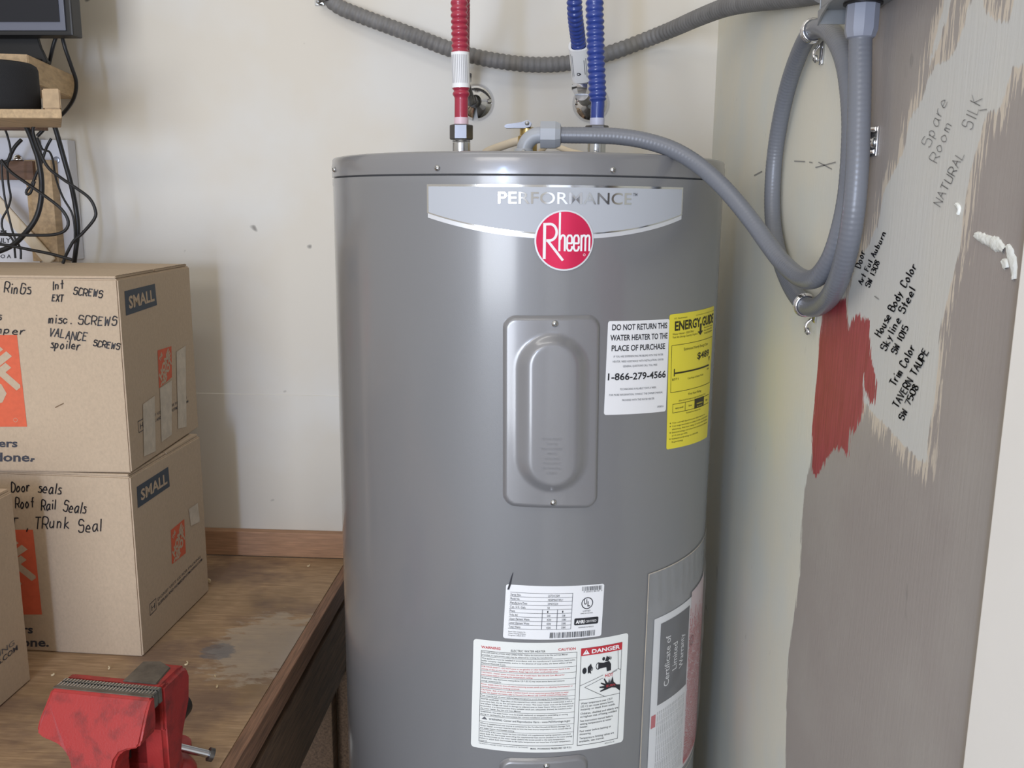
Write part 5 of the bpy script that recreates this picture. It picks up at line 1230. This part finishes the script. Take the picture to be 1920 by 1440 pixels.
# speaker
spy = SY+0.056; spx = onp(5, 180, 1, spy); sr = onp(67, 180, 1, spy).x-spx.x
mb = MB(); m_ = Matrix.Translation((spx.x, spy, 0)); stz = onp(5, 110, 1, spy-sr).z
mb.lathe([(sr*0.90, zmid+0.0004), (sr*0.97, zmid+0.004), (sr, zmid+0.012), (sr, stz-0.008), (sr*0.96, stz-0.002), (sr*0.9, stz)], 'grille', m_, 64)
mb.lathe([(sr*0.90, stz+0.0001), (sr*0.86, stz+0.0015), (0.004, stz+0.0015)], 'black', m_, 64)
tag(mb.build('smart_speaker', smooth=45), 'dark cylindrical speaker standing on the pine shelf', 'speaker')

# things fixed to the wall below the shelf
def wallrect(x0, y0_, x1, y1_, d0, d1, key, name, parent=None, bev=0.001, label=None):
    A = onp(x0, y1_, 1, d0); B = onp(x1, y0_, 1, d0); mb = MB(); mb.box((A.x, d0, A.z), (B.x, d1, B.z), key, bev); return mb.build(name, parent, smooth=0, label=label)
post = wallrect(96, 262, 126, 486, 1.770, 1.7985, 'whitepaint', 'wall_post'); tag(post, 'white painted post with two washers fixed to the wall below the shelf', 'post')
for py, k in ((300, 'white_post_screw'), (353, 'whitepaint')):
    c = onp(106, py, 1, 1.7697); mb = MB(); m_ = Matrix.Translation(c) @ Matrix.Rotation(math.radians(90), 4, 'X'); mb.lathe([(0.0058, -0.0002), (0.0058, 0.0008), (0.0034, 0.0012), (0.003, 0.0016)], k, m_, 24)
    mb.lathe([(0.0066, -0.0003), (0.0066, 0.0004)], 'inkgrey', m_, 24); mb.build('washer', post, smooth=30)
stud = wallrect(62, 300, 94, 490, 1.745, 1.7985, 'pine', 'wooden_upright'); tag(stud, 'bare pine upright standing left of the white post', 'wood piece')
rail = wallrect(-60, 302, 60, 336, 1.735, 1.775, 'brownwood', 'wooden_rail'); tag(rail, 'brown wooden rail butting against the pine upright', 'wood piece')
br = wallrect(-60, 258, 64, 300, 1.760, 1.7985, 'whitepaint', 'wall_ledger'); tag(br, 'white painted ledger above the brown rail carrying a shiny bolt', 'wood piece')
c = onp(33, 299, 1, 1.7597); mb = MB(); mb.lathe([(0.0105, 0.0), (0.0105, 0.001), (0.008, 0.0035), (0.004, 0.006), (0.0005, 0.007)], 'chrome', Matrix.Translation(c) @ Matrix.Rotation(math.radians(90), 4, 'X'), 24); mb.build('bolt_head', br, smooth=50)
# paper notice behind the cables
A = onp(-60, 492, 1, 1.792); B = onp(61, 337, 1, 1.792); mb = MB(); mb.box((A.x, 1.792, A.z), (B.x, 1.7935, B.z), 'whitepaint', 0)
BW = Plane(1, 1.792, -1, 0)
for t, x0, x1, y, h in (('CAUTION', -60, 12, 441, 11), ('PARTS DAILY', -58, 20, 455, 10), ('DO NOT', -50, 12, 471, 8), ('CALL THE DO A', -60, 21, 484, 8)): text(mb, linepatch(BW, (x0, y), (x1, y), h), t, 0, 1, 0, 0.9, 'ink', 0.0004, bold=0.02)
tag(mb.build('printed_notice', smooth=0), 'white printed notice partly hidden behind the cables', 'notice')
# diagonal beige stick
A = onp(-12, 372, 1, 1.735); B = onp(95, 492, 1, 1.735); mb = MB(); dd = (B-A).normalized(); nn = Vector((-dd.z, 0, dd.x))*0.011
mb.hexa([A-nn+Vector((0, 0, 0)), B-nn, B-nn+Vector((0, 0.006, 0)), A-nn+Vector((0, 0.006, 0))], [A+nn, B+nn, B+nn+Vector((0, 0.006, 0)), A+nn+Vector((0, 0.006, 0))], 'beige', 0.001)
tag(mb.build('beige_stick', smooth=0), 'thin beige slat leaning diagonally behind the cables', 'wood piece')

# cables
def cable(pts, wpx, lab):
    mb = MB(); P = [onp(x, y, 1, d) for x, y, d in pts]; r = wpx*0.5*P[len(P)//2].y/1745
    mb.tube(P, r, 'cable', 12, 0.005); return tag(mb.build('cable', smooth=60), lab, 'cable', 'black cables hanging below the monitor')
cable([(108, 62, 1.66), (100, 85, 1.66), (92, 120, 1.82-0.15)], 7, 'short black cable dropping from the monitor behind the pine board')
cable([(116, 66, 1.64), (122, 90, 1.64), (134, 125, 1.65), (143, 155, 1.66), (138, 185, 1.67), (119, 212, 1.69), (95, 230, 1.70), (70, 255, 1.70)], 7, 'black cable bowing right around the end of the pine board')
cable([(98, 223, 1.665), (108, 255, 1.67), (122, 305, 1.675), (133, 345, 1.68), (142, 390, 1.69), (146, 430, 1.69), (142, 470, 1.69), (139, 492, 1.70)], 9, 'thick black cable hanging down at the right side of the bundle')
cable([(42, 222, 1.62), (55, 250, 1.62), (64, 275, 1.62), (72, 300, 1.62), (78, 340, 1.62), (76, 380, 1.62), (66, 412, 1.62), (45, 440, 1.62), (20, 462, 1.62), (-20, 478, 1.62)], 10, 'thick black cable curving down to the left in front of the notice')
cable([(76, 222, 1.60), (62, 240, 1.60), (66, 262, 1.60), (78, 292, 1.60), (92, 316, 1.60), (118, 336, 1.60), (142, 352, 1.60), (168, 372, 1.60), (179, 395, 1.60), (176, 412, 1.60), (152, 440, 1.60), (138, 452, 1.60), (124, 478, 1.60), (118, 494, 1.60)], 6, 'black cable swinging furthest right in a pointed bend')
cable([(2, 300, 1.58), (20, 322, 1.58), (52, 345, 1.58), (85, 368, 1.58), (115, 392, 1.58), (128, 415, 1.58), (122, 432, 1.58), (100, 440, 1.58), (60, 441, 1.58), (20, 440, 1.58), (-20, 438, 1.58)], 6, 'black cable making a hairpin bend and running back left')
cable([(-15, 456, 1.56), (20, 461, 1.56), (55, 468, 1.56), (95, 476, 1.56), (135, 487, 1.56)], 6, 'black cable lying nearly level just above the boxes')
cable([(5, 232, 1.66), (14, 255, 1.66), (20, 285, 1.66), (14, 310, 1.66), (16, 345, 1.66), (20, 370, 1.66), (14, 392, 1.66), (4, 412, 1.66), (6, 432, 1.66), (24, 450, 1.66), (29, 484, 1.66)], 4, 'thin black cable snaking down the left side')
cable([(3, 300, 1.64), (4, 330, 1.64), (8, 365, 1.64), (14, 395, 1.64), (26, 442, 1.64), (38, 465, 1.64), (39, 486, 1.64)], 4, 'thin black cable crossing behind the snaking one')
cable([(70, 258, 1.68), (80, 280, 1.68), (92, 284, 1.68), (99, 300, 1.68), (105, 335, 1.68), (118, 370, 1.68), (135, 400, 1.68), (140, 430, 1.68), (140, 455, 1.68)], 4, 'thin black cable running down over the white post')
cable([(96, 260, 1.63), (88, 275, 1.63), (82, 292, 1.63), (78, 305, 1.63), (70, 322, 1.63), (60, 345, 1.63), (50, 357, 1.63), (50, 364, 1.63), (57, 362, 1.63), (65, 340, 1.63)], 5, 'looped black cable end with small plug dangling in the middle')
cable([(40, 262, 1.70), (28, 275, 1.70), (20, 290, 1.70), (15, 302, 1.70), (0, 305, 1.70)], 7, 'short black cable beside the shiny bolt')
